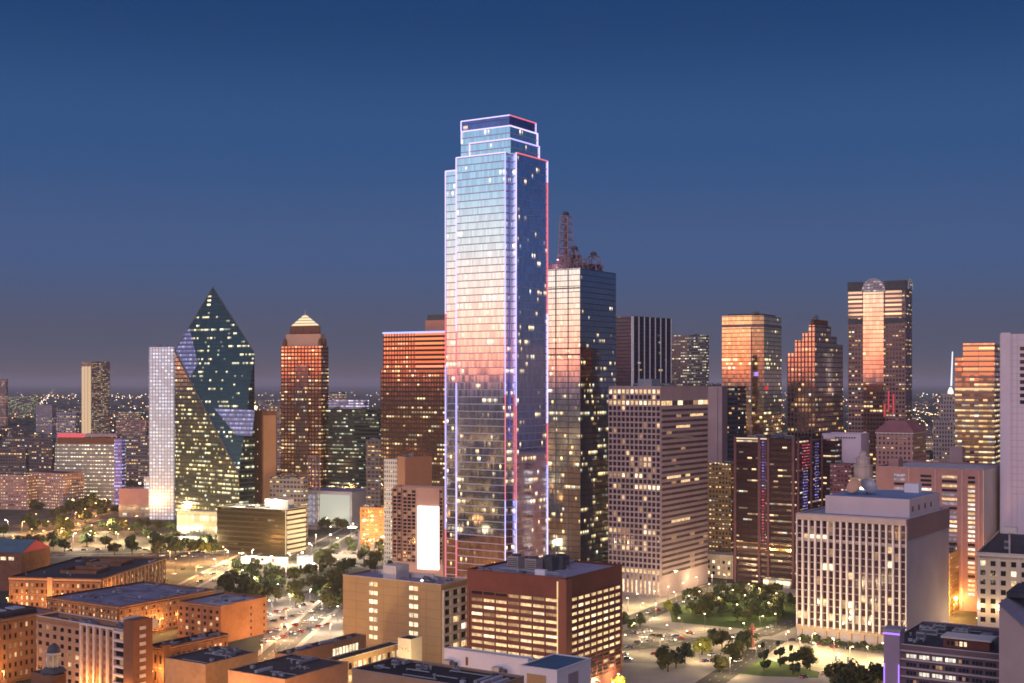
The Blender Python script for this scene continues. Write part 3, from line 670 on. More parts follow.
b2.walls(facade('violet hall wall', 4, 4, .9, .75, (.3, .28, .4), (.3, .3, .45), .5, .2, .8, .5, (.75, .7, 1), (1, .8, .9), .7)); b2.roof(M['roof_pale'], .5)

PK = bpy.data.objects['masted_skyscraper']
for k, (x, y) in enumerate(((-14, -20), (0, -20), (12, -12), (-6, -12))):
    l = bpy.data.lights.new('mast_light', 'POINT'); l.energy = 2500; l.color = (1, .55, .65); l.shadow_soft_size = .5
    o = bpy.data.objects.new('mast_light', l); C.objects.link(o); o.parent = PK; o.location = (x, y, zat(268, 900)+3)
# ------------------------------------------------------------------ the middle of the city
b = B('floodlit_apartment_slab', 'pinkish balcony tower with a tall dazzling white lit panel on its face', 'apartment block', 393, 443.5, 452, 488, 830, 22)
b.walls(plain('salmon concrete', (.5, .30, .24), .85, .12, .1)); b.roof(M['roof_grey'], 1)
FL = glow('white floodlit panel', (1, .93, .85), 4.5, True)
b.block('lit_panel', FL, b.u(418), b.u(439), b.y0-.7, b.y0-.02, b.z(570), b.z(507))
def bal(ua, ub, z0, z1, nx, nz, off=1.6):
    sl = MB(); ch = (z1-z0)/nz
    for j in range(nz+1): b.fbox(sl, 'front', ua, ub, z0+j*ch, z0+j*ch+.35, .02, off)
    for i in range(nx+1):
        uu = ua+(ub-ua)*i/nx; b.fbox(sl, 'front', max(ua, uu-.15), min(ub, uu+.15), z0+.36, z1-.02, .03, off-.2)
    sl.build('balcony', plain('salmon concrete', None), b.root)
    b.panes('front', [(ua+(ub-ua)*(i+.5)/nx, z0+(j+.55)*ch, (ub-ua)/nx*.75, ch*.62, DARK if (i*7+j*5) % 6 else L3) for i in range(nx) for j in range(nz)], .03)
bal(b.x0+.1, b.u(402), b.z(564), b.z(490), 2, 20); bal(b.u(403), b.u(416), b.z(564), b.z(491), 3, 20, .9); bal(b.u(440), b.x1-.1, b.z(564), b.z(490), 1, 20)
b.done()
b = B('brown_blank_tower', 'blank brown tower behind the floodlit balcony tower', 'tower', 397.5, 405, 432, 457, 960, 62)
b.walls(plain('tan brown render', (.33, .16, .10), .85, .1, .1)); b.roof(M['roof_dark'])
b.units(2, seed=4, size=(2, 4))
tower('white_grid_office', 'narrow white gridded office block beside the blank brown tower', 384, 397, 400, 459, 985, dict(cw=2.0, ch=3.4, ww=.5, wh=.5, wall=(.6, .56, .5), glass=(.1, .1, .1), metal=.3, lit=.35), th=30, d=14, units=0)
# dark red tower with coloured light strips
b = B('led_striped_office_tower', 'dark maroon office tower with red and blue light strips above the park trees', 'office tower', 734, 796.5, 823, 438.5, 895)
f = facade('maroon ribbon wall', 3.2, 3.9, 1.0, .46, (.032, .013, .018), (.05, .025, .03), .3, .25, .16, .10, (1, .62, .32), (1, .75, .45), .8, .01)
b.walls(f); b.roof(M['roof_dark'], .8)
mb = MB(); TR = plain('maroon pier', (.15, .07, .085), .8, .15, .2)
for px in (734, 758, 767, 792): b.fbox(mb, 'front', min(b.u(px+.3), b.x1-2), min(b.u(px+.3)+1.8, b.x1), 0, b.h+.2, .02, 1.1)
for k in (0.02, .5, .92): b.fbox(mb, 'side', b.y0+b.d*k, b.y0+b.d*k+1.8, 0, b.h+.2, .02, 1.1)
mb.build('facade_pier', TR, b.root)
dots = lambda nm, c, s: facade(nm, 2.2, 2.0, .55, .55, (.06, .03, .05), (.1, .05, .08), .5, .2, 1.2, .4, c, c, s)
BL, RL = dots('blue light strip', (.30, .28, 1), .9), dots('red light strip pattern', (1, .08, .12), .9)
b.block('light_strip', BL, b.u(761), b.u(766), b.y0-.75, b.y0-.02, b.z(490), b.h-2); b.block('light_strip', RL, b.u(761), b.u(766), b.y0-.75, b.y0-.02, b.z(545), b.z(490)-.1)
for va, vb, za, zb, mm in ((.18, .40, 437.5+14, 462, None), ): pass
mb = MB(); b.block('light_strip', RL, b.x1+.03, b.x1+.7, b.v(802), b.v(809), b.z(470), b.h-4); b.block('light_strip', BL, b.x1+.03, b.x1+.7, b.v(803), b.v(807), b.z(512), b.z(470)-.1)
b.block('light_strip', BL, b.x1+.03, b.x1+.7, b.v(815), b.v(818), b.z(505), b.h-4)
b.block('lit_floor', facade('amber floors', 3.2, 3.9, .95, .5, (.10, .05, .04), (.3, .2, .12), .8, .1, .6, .6, AMBER, WARM, .55), b.x0+2.2, b.x1-2.2, b.y0-.5, b.y0-.02, b.z(555), b.z(545)-.2)
b.block('lit_cornice', glow('cornice light', (1, .72, .5), .9), b.x0+2, b.u(767), b.y0-.8, b.y0-.02, b.h-1.2, b.h-.3)
b.units(5, seed=6); b.block('lobby', facade('bright lobby', 5, 6, .9, .9, (.5, .4, .3), (.3, .3, .3), .3, .3, 1.5, .9, WHITE, WHITE, 1.1), b.u(766), b.x1-3, b.y0-5, b.y0-.05, 0, 5.5)
b.block('rear_block', f, b.x0+8, b.x1+9, b.y1+.05, b.y1+22, 0, b.h-2.5)
tower('tan_office_block', 'tan stone office block with small lit windows just left of the maroon tower', 706, 731, 736, 464, 965, dict(cw=2.6, ch=3.4, ww=.5, wh=.55, wall=(.34, .22, .13), glass=(.08, .07, .06), metal=.3, lit=.42, row=.05, es=.75), seed=5)
b = B('stone_podium_building', 'low cream stone podium glowing in street light at the foot of the concrete grid tower', 'building', 690, 733, 741, 556, 935)
b.walls(M['cream']); b.roof(M['roof_pale'], .8, coping=M['cream'])
b.grid('front', b.x0+1, b.x1-1, 1.5, b.h-3, 8, 3, .5, .55, M['cream'], pick_lit(.5, seed=4), .5); b.done()
# white office slab with vertical fins
b = B('white_finned_office_block', 'broad office block with tall white vertical fins, dish aerials on its roof, beside the plaza', 'office block', 797, 907, 949, 519.5, 680, 34)
b.walls(plain('grey granite', (.36, .31, .35), .75, .1, .06), name='wall'); b.roof(plain('blue grey roofing', (.22, .26, .36), .85, .15, .05), .5, coping=M['pale'])
nb, nf = 17, 15; z0, z1 = 8.5, b.h-3.2; bw = b.w/nb; fh2 = (z1-z0)/nf
mb = MB()
for i in range(nb+1): u = b.x0+i*bw; b.fbox(mb, 'front', max(b.x0, u-.5), min(b.x1, u+.5), z0, z1, .02, 1.3)
mb.build('vertical_fin', plain('white fin', (.74, .64, .62), .8, .06, .2), b.root)
mb = MB(); b.fbox(mb, 'front', b.x0, b.x1, z1+.01, b.h-.05, .02, 1.7); mb.build('fascia', plain('pink stone fascia', (.48, .36, .34), .8, .08, .2), b.root)
mb = MB(); mb.box(b.x1+.02, b.x1+.4, b.y0, b.y1, b.h-11, b.h-.05); mb.build('wall_panel', plain('brown granite band', (.24, .15, .15), .75, .1, .1), b.root)
mb = MB(); sp = []
for j in range(nf):
    for i in range(nb):
        if (i*3+j*5) % 7 == 0 or (j == 10 and i in (2, 3, 4)) : b.fbox(mb, 'front', b.x0+i*bw+.63, b.x0+(i+1)*bw-.63, z0+j*fh2, z0+j*fh2+.55, .02, .9)
        else: b.fbox(mb, 'front', b.x0+i*bw+.63, b.x0+(i+1)*bw-.63, z0+j*fh2, z0+j*fh2+.28, .02, .45)
    if j in (nf-3,):
        for i in range(nb): b.fbox(mb, 'front', b.x0+i*bw+.64, b.x0+(i+1)*bw-.64, z0+j*fh2+.6, z0+j*fh2+1.7, .02, .8)
mb.build('spandrel', plain('spandrel stone', (.46, .36, .36), .8, .08, .2), b.root)
r = random.Random(3); MA = dark_pane('maroon pane', (.05, .022, .028))
items = []
for j in range(nf-1, -1, -1):
    for i in range(nb):
        m = L2 if (j, i) in ((12, 3), (12, 4), (12, 2), (8, 5), (8, 4), (3, 8), (9, 14)) else (r.choice((L3, L1)) if r.random() < .07 else MA)
        items.append((b.x0+(i+.5)*bw, z0+(j+.55)*fh2, bw-1.3, fh2*.82, m))
b.panes('front', items, .03); b.done()
mb = MB()
for i in range(9): u = b.x0+2+i*(b.w-5)/8; b.fbox(mb, 'front', u, u+1.2, 0, z0-1.3, .02, .9)
b.fbox(mb, 'front', b.x0, b.x1, z0-1.29, z0-.01, .02, 1.6); mb.build('ground_colonnade', plain('tan granite', (.40, .27, .18), .8, .1), b.root)
b.panes('front', [(b.x0+5+i*(b.w-5)/8, 4, 4.5, 5, L1 if i in (6, 7) else (L3 if i % 3 else MA)) for i in range(8)], .02)
ph = (b.u(816), b.x1-3, b.y0+14, b.y1-8); pz = b.z(499.5)-1.2
pm = plain('pale penthouse', (.62, .50, .50), .85, .08, .08)
PH = b.block('penthouse', [pm], *ph, b.h-.5, pz)
MB().box(ph[0]+.7, ph[1]-.7, ph[2]+.7, ph[3]-.7, pz+.003, pz+.12).build('penthouse_roof', plain('blue roofing', (.18, .26, .42), .8, .2, .05), b.root)
for k in range(4): mb = MB().box(ph[1]+.02, ph[1]+.3, ph[2]+4+k*11, ph[2]+6+k*11, b.h+2.5, b.h+5.2).build('vent', M['brick_dark'], b.root)
def dish(x, y, z, R, mat, aim=(-.3, -.8, .5)):
    mb = MB(); mb.lathe([(0, 0), (R*.5, .12*R), (R*.85, .38*R), (R, .55*R), (R*.97, .58*R), (R*.8, .4*R), (R*.45, .17*R), (0, .06*R)], n=20)
    o = mb.build('satellite_dish', mat, b.root, (x, y, z)); o.rotation_euler = Vector(aim).to_track_quat('Z', 'Y').to_euler()
    mb = MB().bar((x, y, pz), (x, y, z+.2), .35).bar((x+1.6, y+1.6, pz), (x, y, z-.2), .15).bar((x-1.6, y+1.6, pz), (x, y, z-.2), .15); mb.build('dish_mount', M['steel'], b.root)
dish(b.u(865)-14, ph[2]+12, pz+4.0, 4.4, plain('tan dish', (.55, .34, .22), .6, .1)); dish(b.u(880)-17, ph[2]+16, pz+3.8, 4.8, M['unit'], (.5, -.5, .6))
b.block('roof_unit', M['white'], ph[0]+30, ph[0]+38, ph[3]-12, ph[3]-6, pz+.13, pz+5); b.block('floodlight_bank', glow('roof floodlight', (1, .8, .55), 3.5), ph[0]+3, ph[0]+12, ph[3]-8, ph[3]-7, pz+.13, pz+1.6)
# pink slab behind with ladder windows
b = B('pink_slab_building', 'wide pink brick slab with ladders of lit windows behind the white-finned office block', 'office block', 876, 983, 1008, 470, 800)
b.walls(M['pinkbrick']); b.roof(M['roof_pale'], 1, coping=M['concrete'])
mb = MB(); b.fbox(mb, 'side', b.y0, b.y1, 1, b.h-.1, .02, .4); mb.build('end_wall', plain('cream end wall', (.66, .54, .46), .85, .1, .06), b.root)
items = []; r = random.Random(8)
for (pa, pb) in ((894, 905), (920.5, 931.5), (942, 957), (968, 975)):
    for k in range(30):
        z = b.h-5-k*2.75
        if z > 8: items.append(((b.u(pa)+b.u(pb))/2, z, abs(b.u(pb)-b.u(pa)), 1.5, r.choice((L4, L5, L5, DARKB, L1) if pa != 968 else (L1, L4, DARK))))
b.panes('front', items, .03)
b.panes('side', [(b.y1-2.5, b.h-6-k*3.6, 2.0, 1.9, (DARK, L1, DARK)[k % 3]) for k in range(22)], .45); b.done()
mb = MB()
for px in (909, 935.5, 962, 979): b.fbox(mb, 'front', b.u(px)-.5, b.u(px)+.5, 1, b.h-.5, .02, .5)
mb.build('pilaster', plain('pale pink pilaster', (.44, .28, .27), .85, .1), b.root)
b.block('penthouse', M['pinkbrick'], b.u(886), b.u(896), b.y0+5, b.y0+15, b.h-1, b.h+5)
# golden mirror tower
b = B('golden_glass_tower', 'golden mirror-glass office tower with dark broken reflections, beside the large pale concrete tower', 'office tower', 963, 994.5, 1001.5, 343, 930, 28)
fg = facade('golden glass', 30, 3.7, .99, .70, (.42, .25, .22), (1.0, .72, .42), 1.0, .06, .30, .30, (1, .62, .22), (1, .80, .42), .62, .015, run=1)
fgd = facade('golden glass bays', 3.0, 3.7, .97, .62, (.40, .24, .20), (.95, .62, .36), 1.0, .06, .55, .35, (1, .58, .2), (1, .82, .45), .75, .015, (120, 170, 1, .15))
b.walls(fgd); b.roof(M['roof_dark'], .6)
b.block('upper_floors', fg, b.x0+.2, b.x1-.2, b.y0-.4, b.y0-.02, b.z(375), b.h-2); b.block('side_wing', fgd, b.x0-6, b.x0-.02, b.y0+3, b.y1-3, 0, b.z(357.5))
b.block('lit_floor', glow('lit golden floor', (1, .70, .32), 1.0), b.x0-5.5, b.x1-.5, b.y0-.7, b.y0-.42, b.z(390), b.z(388)); b.block('low_annex', M['concrete'], b.x0-8, b.x0+1, b.y0-9, b.y0-.5, 0, b.z(447))
tower('stone_grid_tower', 'old pale stone tower with a stepped top and a bright white mast', 933, 956, 961, 420, 1050, dict(cw=2.2, ch=3.4, ww=.45, wh=.55, wall=(.42, .35, .33), glass=(.06, .05, .07), metal=.3, lit=.12, row=.02), th=25, seed=7, units=0)
b = [o for o in bpy.data.objects if o.name == 'stone_grid_tower'][0]
st = facade('stone grid top', 2.2, 3.4, .45, .55, (.42, .35, .33), (.06, .05, .07), .3, .1, .2)
bz = zat(420, 1050)
MB().box(-6, 8, -6, 8, bz-.9, zat(402, 1050)).build('stepped_top', st, b); MB().box(-3, 6, -3, 6, zat(402, 1050)+.01, zat(394, 1050)).build('stepped_top', st, b)
MB().lathe([(0, zat(397, 1050)), (2.2, zat(396, 1050)), (2.3, zat(392, 1050)), (1.2, zat(388, 1050)), (0, zat(387, 1050))], 2.5, 1.5).build('lantern', glow('mast lantern', (1, .82, .72), 1.5), b)
MB().bar((3, 1.5, zat(386, 1050)), (4, 1.5, zat(351, 1050)), .75, 0, .5, 6).build('lit_mast', glow('white mast light', (.80, .86, 1), 1.3), b)
# large pale concrete tower at the edge
b = B('pale_concrete_tower', 'large pale pink concrete tower with a blank stair wall and dark window slots', 'tower', 1000, 1068, 1085, 333, 800, 30)
b.walls(plain('pale pink concrete', (.66, .56, .62), .85, .07, .03)); b.roof(M['roof_grey'])
mb = MB(); b.fbox(mb, 'front', b.u(1001), b.u(1010.5), 1, b.h+.9, .02, .5); mb.build('stair_wall', plain('pale pink concrete', None), b.root)
mb = MB()
for k in range(24): b.fbox(mb, 'front', b.x0, b.x1, b.h-4-k*4.15, b.h-3.8-k*4.15, .02, .08)
for px in (1012, 1017, 1034): b.fbox(mb, 'front', b.u(px), b.u(px)+.2, 1, b.h-.3, .09, .12)
mb.build('panel_joint', plain('joint grey', (.40, .33, .37), .85, .1), b.root)
items = []
for k in range(9): items += [((b.u(1020)+b.u(1032))/2, b.z(348)-k*4.15, b.u(1032)-b.u(1020), 2.3, DARK), ((b.u(1036)+b.u(1048))/2, b.z(348)-k*4.15, b.u(1048)-b.u(1036), 2.3, DARK)]
b.panes('front', items, .03); b.done()
# buildings in the gap between maroon tower and pink slab
b = B('blank_white_building', 'pale lavender blank-walled building with one row of tiny windows near its roof', 'building', 822, 861, 869, 434, 940, 26)
b.walls(plain('lavender render', (.56, .48, .58), .85, .06, .05)); b.roof(M['roof_grey'])
b.panes('front', [(b.u(836)+k*1.9, b.z(438), 1.2, 1.1, DARK) for k in range(8)], .02); b.done()
b = B('hip_roofed_hotel', 'old pink hotel block with a dull pink hipped roof in front of the arch-topped tower', 'hotel', 876, 913, 926, 432, 945, 30)
b.walls(facade('old hotel wall', 3.0, 3.5, .45, .55, (.40, .24, .22), (.08, .05, .06), .3, .15, .14, .05, es=.6))
mb = MB(); zz = b.h; zt = b.z(421); e1 = .8
B0 = [(b.x0-e1, b.y0-e1), (b.x1+e1, b.y0-e1), (b.x1+e1, b.y1+e1), (b.x0-e1, b.y1+e1)]; T0 = [(b.x0+7, b.y0+7), (b.x1-7, b.y0+7), (b.x1-7, b.y1-7), (b.x0+7, b.y1-7)]
for i in range(4): mb.face([(*B0[i], zz), (*B0[(i+1) % 4], zz), (*T0[(i+1) % 4], zt), (*T0[i], zt)])
mb.face([(*p, zt) for p in T0]); mb.face([(*p, zz) for p in reversed(B0)]); mb.build('hipped_roof', plain('red roof tiles', (.27, .12, .13), .8, .2, .2), b.root)
mb = MB(); mb.box(b.x0-.5, b.x1+.5, b.y0-.5, b.y1+.5, zz-1.6, zz-.6); mb.build('cornice', M['pale'], b.root)
b = B('domed_turret_building', 'round-cornered tan building with a stepped cap, behind the roof dishes', 'building', 850, 872, 876, 478, 900, 25)
b.walls(facade('turret wall', 2.6, 3.4, .5, .45, (.5, .36, .26), (.1, .08, .07), .3, .15, .2)); b.roof(M['roof_pale'])
R1 = b.w*.43; MB().lathe([(R1, b.h-.9), (R1, b.z(467)), (R1*1.1, b.z(467)), (R1*1.1, b.z(465.5)), (R1*.74, b.z(465.5)), (R1*.74, b.z(459.5)), (R1*.8, b.z(459.5)), (R1*.8, b.z(458.5)), (R1*.42, b.z(457)), (R1*.42, b.z(453.5)), (0, b.z(451.5))], 0, 0, 10).build('turret', plain('tan turret stone', (.46, .38, .37), .85, .1), b.root)
tower('maroon_office_block', 'small maroon block speckled with lit windows beside the stepped tan turret', 830, 851, 855, 464, 925, dict(cw=2.6, ch=3.3, ww=.55, wh=.5, wall=(.20, .08, .10), glass=(.1, .06, .08), metal=.3, lit=.4, es=.6, c1=(1, .6, .5), c2=(1, .8, .7)), th=28, units=1)
tower('cream_lit_building', 'small cream building lit bright between the hipped hotel and the old stone tower', 922, 934, 938, 441, 1250, dict(cw=3, ch=4, ww=.6, wh=.6, wall=(.5, .42, .32), glass=(.3, .25, .2), metal=.2, lit=.9, row=.5, es=.8), th=25, units=0)
b = tower('amber_lit_building', 'narrow building washed amber by street lamps, behind the white-finned block', 938, 950, 967, 553, 790, dict(cw=2.6, ch=3.6, ww=.45, wh=.5, wall=(.55, .36, .14), glass=(.2, .14, .06), metal=.3, lit=.3, es=.6, c1=AMBER), th=TH, units=1)
# classical building on the right edge
b = B('classical_stone_building', 'ornate cream stone building with uplights between its windows and crowded roof plant', 'building', 977, 1062, 1075, 557, 700, 26)
b.walls(M['cream']); b.roof(M['roof_dark'], 1, coping=M['cream'])
b.grid('front', b.x0+.5, b.x1-.5, 3, b.h-3, 8, 8, .5, .55, M['cream'], pick_lit(.25, seed=14), .7); b.done()
mb = MB()
for i in range(5): u = b.x0+1+i*(b.w-2)/4; b.fbox(mb, 'front', u-.5, u+.5, 0, b.h-2, .72, 1.3)
mb.build('pilaster', M['pale'], b.root)
mb = MB(); b.fbox(mb, 'front', b.x0-.4, b.x1, b.h-1.6, b.h-.5, .02, 1.5); mb.build('cornice', M['pale'], b.root)
b.units(7, seed=3, size=(3, 6), hh=(2, 5)); MB().bar((b.u(1008), b.y0+8, b.h-1), (b.u(1008), b.y0+8, b.h+11), .45).box(b.u(1008)-4, b.u(1008)+4, b.y0+6, b.y0+10, b.h+11, b.h+14).build('water_tank', M['pale'], b.root)
UPL = glow('uplight', (1, .75, .4), 5); SLAB = bpy.data.objects['pink_slab_building']; slab_x, slab_y = max(v.co.x for v in bpy.data.objects['end_wall'].data.vertices), 0
def spot_at(parent, loc, color, power, r=.5):
    l = bpy.data.lights.new('lamp_light', 'POINT'); l.energy = power; l.color = color; l.shadow_soft_size = r
    o = bpy.data.objects.new('lamp_light', l); C.objects.link(o); o.parent = parent; o.location = loc; return o
for i in range(4):
    u = b.x0+1+i*(b.w-2)/4; MB().box(u-.4, u+.4, b.y0-2.4, b.y0-1.8, b.h*.35, b.h*.35+.6).build('uplight', UPL, b.root); spot_at(b.root, (u, b.y0-3.2, b.h*.35+1), (1, .66, .32), 2500)

for k in range(2):                            # lamps added to brighten the slab's end wall
    MB().box(slab_x+5, slab_x+6, -8+k*16, -7+k*16, 0, 14).box(slab_x+4.6, slab_x+6.4, -8.6+k*16, -6.4+k*16, 14.01, 15).build('added_wall_light', M['steel'], SLAB); spot_at(SLAB, (slab_x+7, -7.5+k*16, 17+k*14), (1, .80, .55), 14000)
# ------------------------------------------------------------------ the foreground blocks
b = B('red_brick_courthouse', 'big square red brick block with rows of lit windows and rooftop cooling towers', 'courthouse', 467, 565.6, 622, 578.7, 560)
b.walls(M['redbrown']); b.roof(plain('lavender roof', (.26, .25, .34), .85, .15, .05), .7, coping=M['redbrown'])
zt = b.h-8.6; nz = 12; ch = 3.15
r = random.Random(2); items = []
mb = MB()
fr = [(b.u(468.5)+1.5+k*(b.u(558)-b.u(468.5)-1.5)/7, b.u(468.5)+1.5+(k+1)*(b.u(558)-b.u(468.5)-1.5)/7) for k in range(7)]
sd_ = [(b.v(571)+k*(b.y1-1.5-b.v(571))/8, b.v(571)+(k+1)*(b.y1-1.5-b.v(571))/8) for k in range(8)]
for j in range(nz):
    zc = zt-1.2-j*ch
    for k, (ua, ub) in enumerate(fr):
        m = DARK if j == 0 and k < 3 else (L1 if r.random() < .75 else (L2 if r.random() < .7 else L3))
        if k == 3 and r.random() < .6: m = L3
        items.append(('front', (ua+ub)/2, zc, (ub-ua)*.86, 1.25, m))
    for k, (ua, ub) in enumerate(sd_): items.append(('side', (ua+ub)/2, zc, (ub-ua)*.68, 1.2, (L1 if r.random() < .8 else L2) if not (j > 8 and r.random() < .5) else DARK))
for face in ('front', 'side'): b.panes(face, [(u, z, a, c, m) for (fc, u, z, a, c, m) in items if fc == face], .06)
b.done()
for face, ua, ub in (('front', fr[0][0]-1, fr[-1][1]+.6), ('side', sd_[0][0]-1, sd_[-1][1]+.6)):
    for j in range(nz+1): b.fbox(mb, face, ua, ub, zt-.45-j*ch, zt-.05-j*ch, .02, .45)
    for uu in (ua, ub): b.fbox(mb, face, uu-.25, uu+.25, zt-nz*ch, zt+.4, .02, .55)
    for (a_, c_) in (fr if face == 'front' else sd_)[1:]: b.fbox(mb, face, a_-.14, a_+.14, zt-nz*ch, zt-.46, .02, .3)
mb.build('window_band', plain('brick trim', (.22, .085, .06), .85, .12, .2), b.root)
mb = MB(); b.fbox(mb, 'front', b.x1-3.2, b.x1-.02, 0, b.h-.4, .02, .8); b.fbox(mb, 'side', b.y0-.78, b.y0+4, 0, b.h-.4, .02, .8); mb.build('corner_pier', plain('corner brick', (.24, .085, .055), .85, .1, .2), b.root)
MB().box(b.x1-4.1, b.x1-3.6, b.y0-.5, b.y0-.1, 2, b.h-1.5).build('corner_light_strip', glow('corner strip light', (1, .68, .3), 1.0), b.root)
cool = plain('cooling tower louvres', (.34, .29, .27), .7, .2, .6)
for (px, yy, s2, m_) in ((513, 15, 5.2, cool), (531, 12, 5.2, cool), (548, 20, 5.6, M['unit_dark']), (560, 26, 5.2, M['unit_dark'])):
    u = b.u(px)-yy*.66; mb = MB().box(u-s2/2-.3, u+s2/2+.3, b.y0+yy, b.y0+yy+6, b.h-.7, b.h+5.2)
    mb.lathe([(2.1, b.h+5.2), (2.3, b.h+6), (1.9, b.h+6), (0, b.h+5.6)], u, b.y0+yy+3, 14, 1)
    for k in range(5): mb.box(u-s2/2, u+s2/2, b.y0+yy-.12, b.y0+yy-.02, b.h+.4+k*.9, b.h+.8+k*.9, 1)
    mb.build('cooling_tower', [m_, M['unit_dark']], b.root)
b.block('roof_unit', M['white'], b.u(536)-5, b.u(546)-5, b.y0+7, b.y0+9.5, b.h-.7, b.h+1.6)
clutter(b, 12, 12, b.h-.7); b.units(5, seed=12, z=b.h-.7, size=(1.5, 3), hh=(.8, 1.6)); MB().bar((b.u(505)-8, b.y0+14, b.h-.5), (b.u(505)-8, b.y0+14, b.h+2), .3).box(b.u(500)-6, b.u(560)-6, b.y0+8.6, b.y0+9.1, b.h+.4, b.h+.9).build('roof_pipe', M['unit'], b.root)
# tan jail-like block
b = B('tan_concrete_block', 'blank tan concrete block with two columns of lit windows, left of the red brick courthouse', 'building', 343, 441, 466.5, 585, 590)
mb = MB(); [b.fbox(mb, 'front', b.x0, b.x1, b.h-3.3-k*4.1, b.h-3.18-k*4.1, .02, .06) for k in range(11)]; [b.fbox(mb, 'front', b.x0+b.w*k/7-.06, b.x0+b.w*k/7+.06, .5, b.h-.2, .065, .09) for k in range(1, 7)]; mb.build('panel_joint', plain('tan joint', (.26, .16, .075), .9, .2, .3), b.root); b.walls(M['tan']); b.roof(plain('violet roof', (.26, .24, .33), .85, .2, .05), .9, coping=plain('pale coping', (.55, .46, .42), .8, .1))
items = []
for (pa, pb) in ((369, 378), (409, 418.5)):
    for k in range(7):
        z = b.z(586+2 if pa < 400 else 588)-1.5-k*4.1; mid = (b.u(pa)+b.u(pb))/2; hw = (b.u(pb)-b.u(pa))/2
        items += [(mid-hw*.5, z, hw*.8, 1.9, L2), (mid+hw*.5, z, hw*.8, 1.9, L2 if k else L1)]
b.panes('front', items, .03)
b.grid('side', b.y0+.6, b.y1-.3, 2, b.h-2.5, 3, 11, .72, .70, M['cream'], pick_lit(.12, (L1, L4), DARK, 5), 1.2); b.done()
clutter(b, 14, 21, b.h-.9); b.units(9, seed=21, size=(1.4, 3.2), hh=(.9, 2), x=(b.u(405), b.x1-3), y=(b.y0+4, b.y1-4)); b.block('penthouse', M['pale'], b.u(379), b.u(392), b.y0+3, b.y0+13, b.h-.9, b.h+6)
b.block('lit_canopy', plain('pale deck', (.6, .52, .5), .8, .1), b.x0+8, b.u(412), b.y0+17, b.y1-2, b.h-.9, b.h+1.2)
MB().lathe([(0, b.h+.4), (.8, b.h+.8), (0, b.h+1.5)], b.u(420), b.y0+1.5, 8).build('roof_lamp', glow('small roof lamp', (1, .85, .6), 6), b.root)
# hotel with violet corner tower, bottom right
b = B('hotel_with_violet_tower', 'dark hotel block with pale floor bands and a violet-lit corner turret', 'hotel', 886, 1003, 1024, 655, 518, 32, d=58)
hw = plain('dark hotel wall', (.15, .10, .11), .85, .12, .2)
b.walls(hw); b.roof(M['roof_dark'], 1.2, coping=plain('pale parapet', (.50, .42, .42), .85, .1))
mb = MB()
for k in range(9): b.fbox(mb, 'front', b.u(901), b.x1, b.h-2.6-k*3.5, b.h-2.0-k*3.5, .02, .9)
mb.build('floor_band', plain('pale floor band', (.46, .36, .38), .85, .1), b.root)
items = []; r = random.Random(31)
for k in range(8):
    for j in range(7):
        u = b.u(905)+j*(b.x1-b.u(905)-2)/7+2.6; z = b.h-4.4-k*3.5
        on = (k, j) in ((0, 0), (0, 1), (0, 2), (0, 3), (2, 1), (2, 2), (2, 3), (4, 3), (4, 2), (5, 1), (6, 4))
        for q in (-1.4, 0, 1.4): items.append((u+q, z, 1.15, 1.5, L4 if on else (L3 if r.random() < .1 else DARKB)))
b.panes('front', items, .03); b.done()
VT = plain('violet turret stone', (.30, .22, .30), .8, .1)
ta, tb = b.x0, b.u(901)
b.block('corner_turret', VT, ta-.3, tb, b.y0-2.2, b.y0+5, 0, b.h+5.2); b.block('turret_cap', M['unit'], ta-.8, tb+.5, b.y0-2.7, b.y0+5.5, b.h+5.21, b.h+6.4)
VG = glow('violet glow strip', (.40, .18, 1), 1.6)
b.block('violet_light', VG, ta-.5, tb+.2, b.y0-2.5, b.y0-2.25, b.h+4.0, b.h+4.8); b.block('violet_light', VG, ta-.28, ta+.2, b.y0-2.6, b.y0-2.25, 2, b.h-8); b.block('violet_light', VG, tb-.5, tb, b.y0-2.6, b.y0-2.25, 2, b.h-8)
b.panes('front', [((ta+tb)/2, b.h-2-k*3.5, 2.6, 2.2, L3 if k in (3, 4) else DARKB) for k in range(8)], 2.25)
ph = (b.u(937), b.u(984), b.y0+10, b.y0+19); b.block('penthouse', M['redbrown'], *ph, b.h-1.2, b.h+2.6); b.block('penthouse_roof', M['pale'], ph[0]-.8, ph[1]+.8, ph[2]-.8, ph[3]+.8, b.h+2.61, b.h+3.4)
b.panes('front', [], 0)
for k in range(5): b.block('penthouse_window', (DARKB, DARKB, L3, L2, L2)[k], ph[0]+1.5+k*1.7, ph[0]+2.6+k*1.7, ph[2]-.14, ph[2]-.02, b.h-.2, b.h+1.6)
b.block('roof_deck', M['roof_grey'], b.u(925)+12, b.x1-14, b.y0+28, b.y1-8, b.h-1.19, b.h-.8); clutter(b, 12, 5, b.h-1.2); b.units(6, seed=5, z=b.h-1.2, x=(b.x0+5, b.x0+22), y=(b.y0+14, b.y1-6))
b.units(2, seed=8, z=b.h-1.2, x=(b.x1-18, b.x1-8), y=(b.y0+24, b.y0+34))
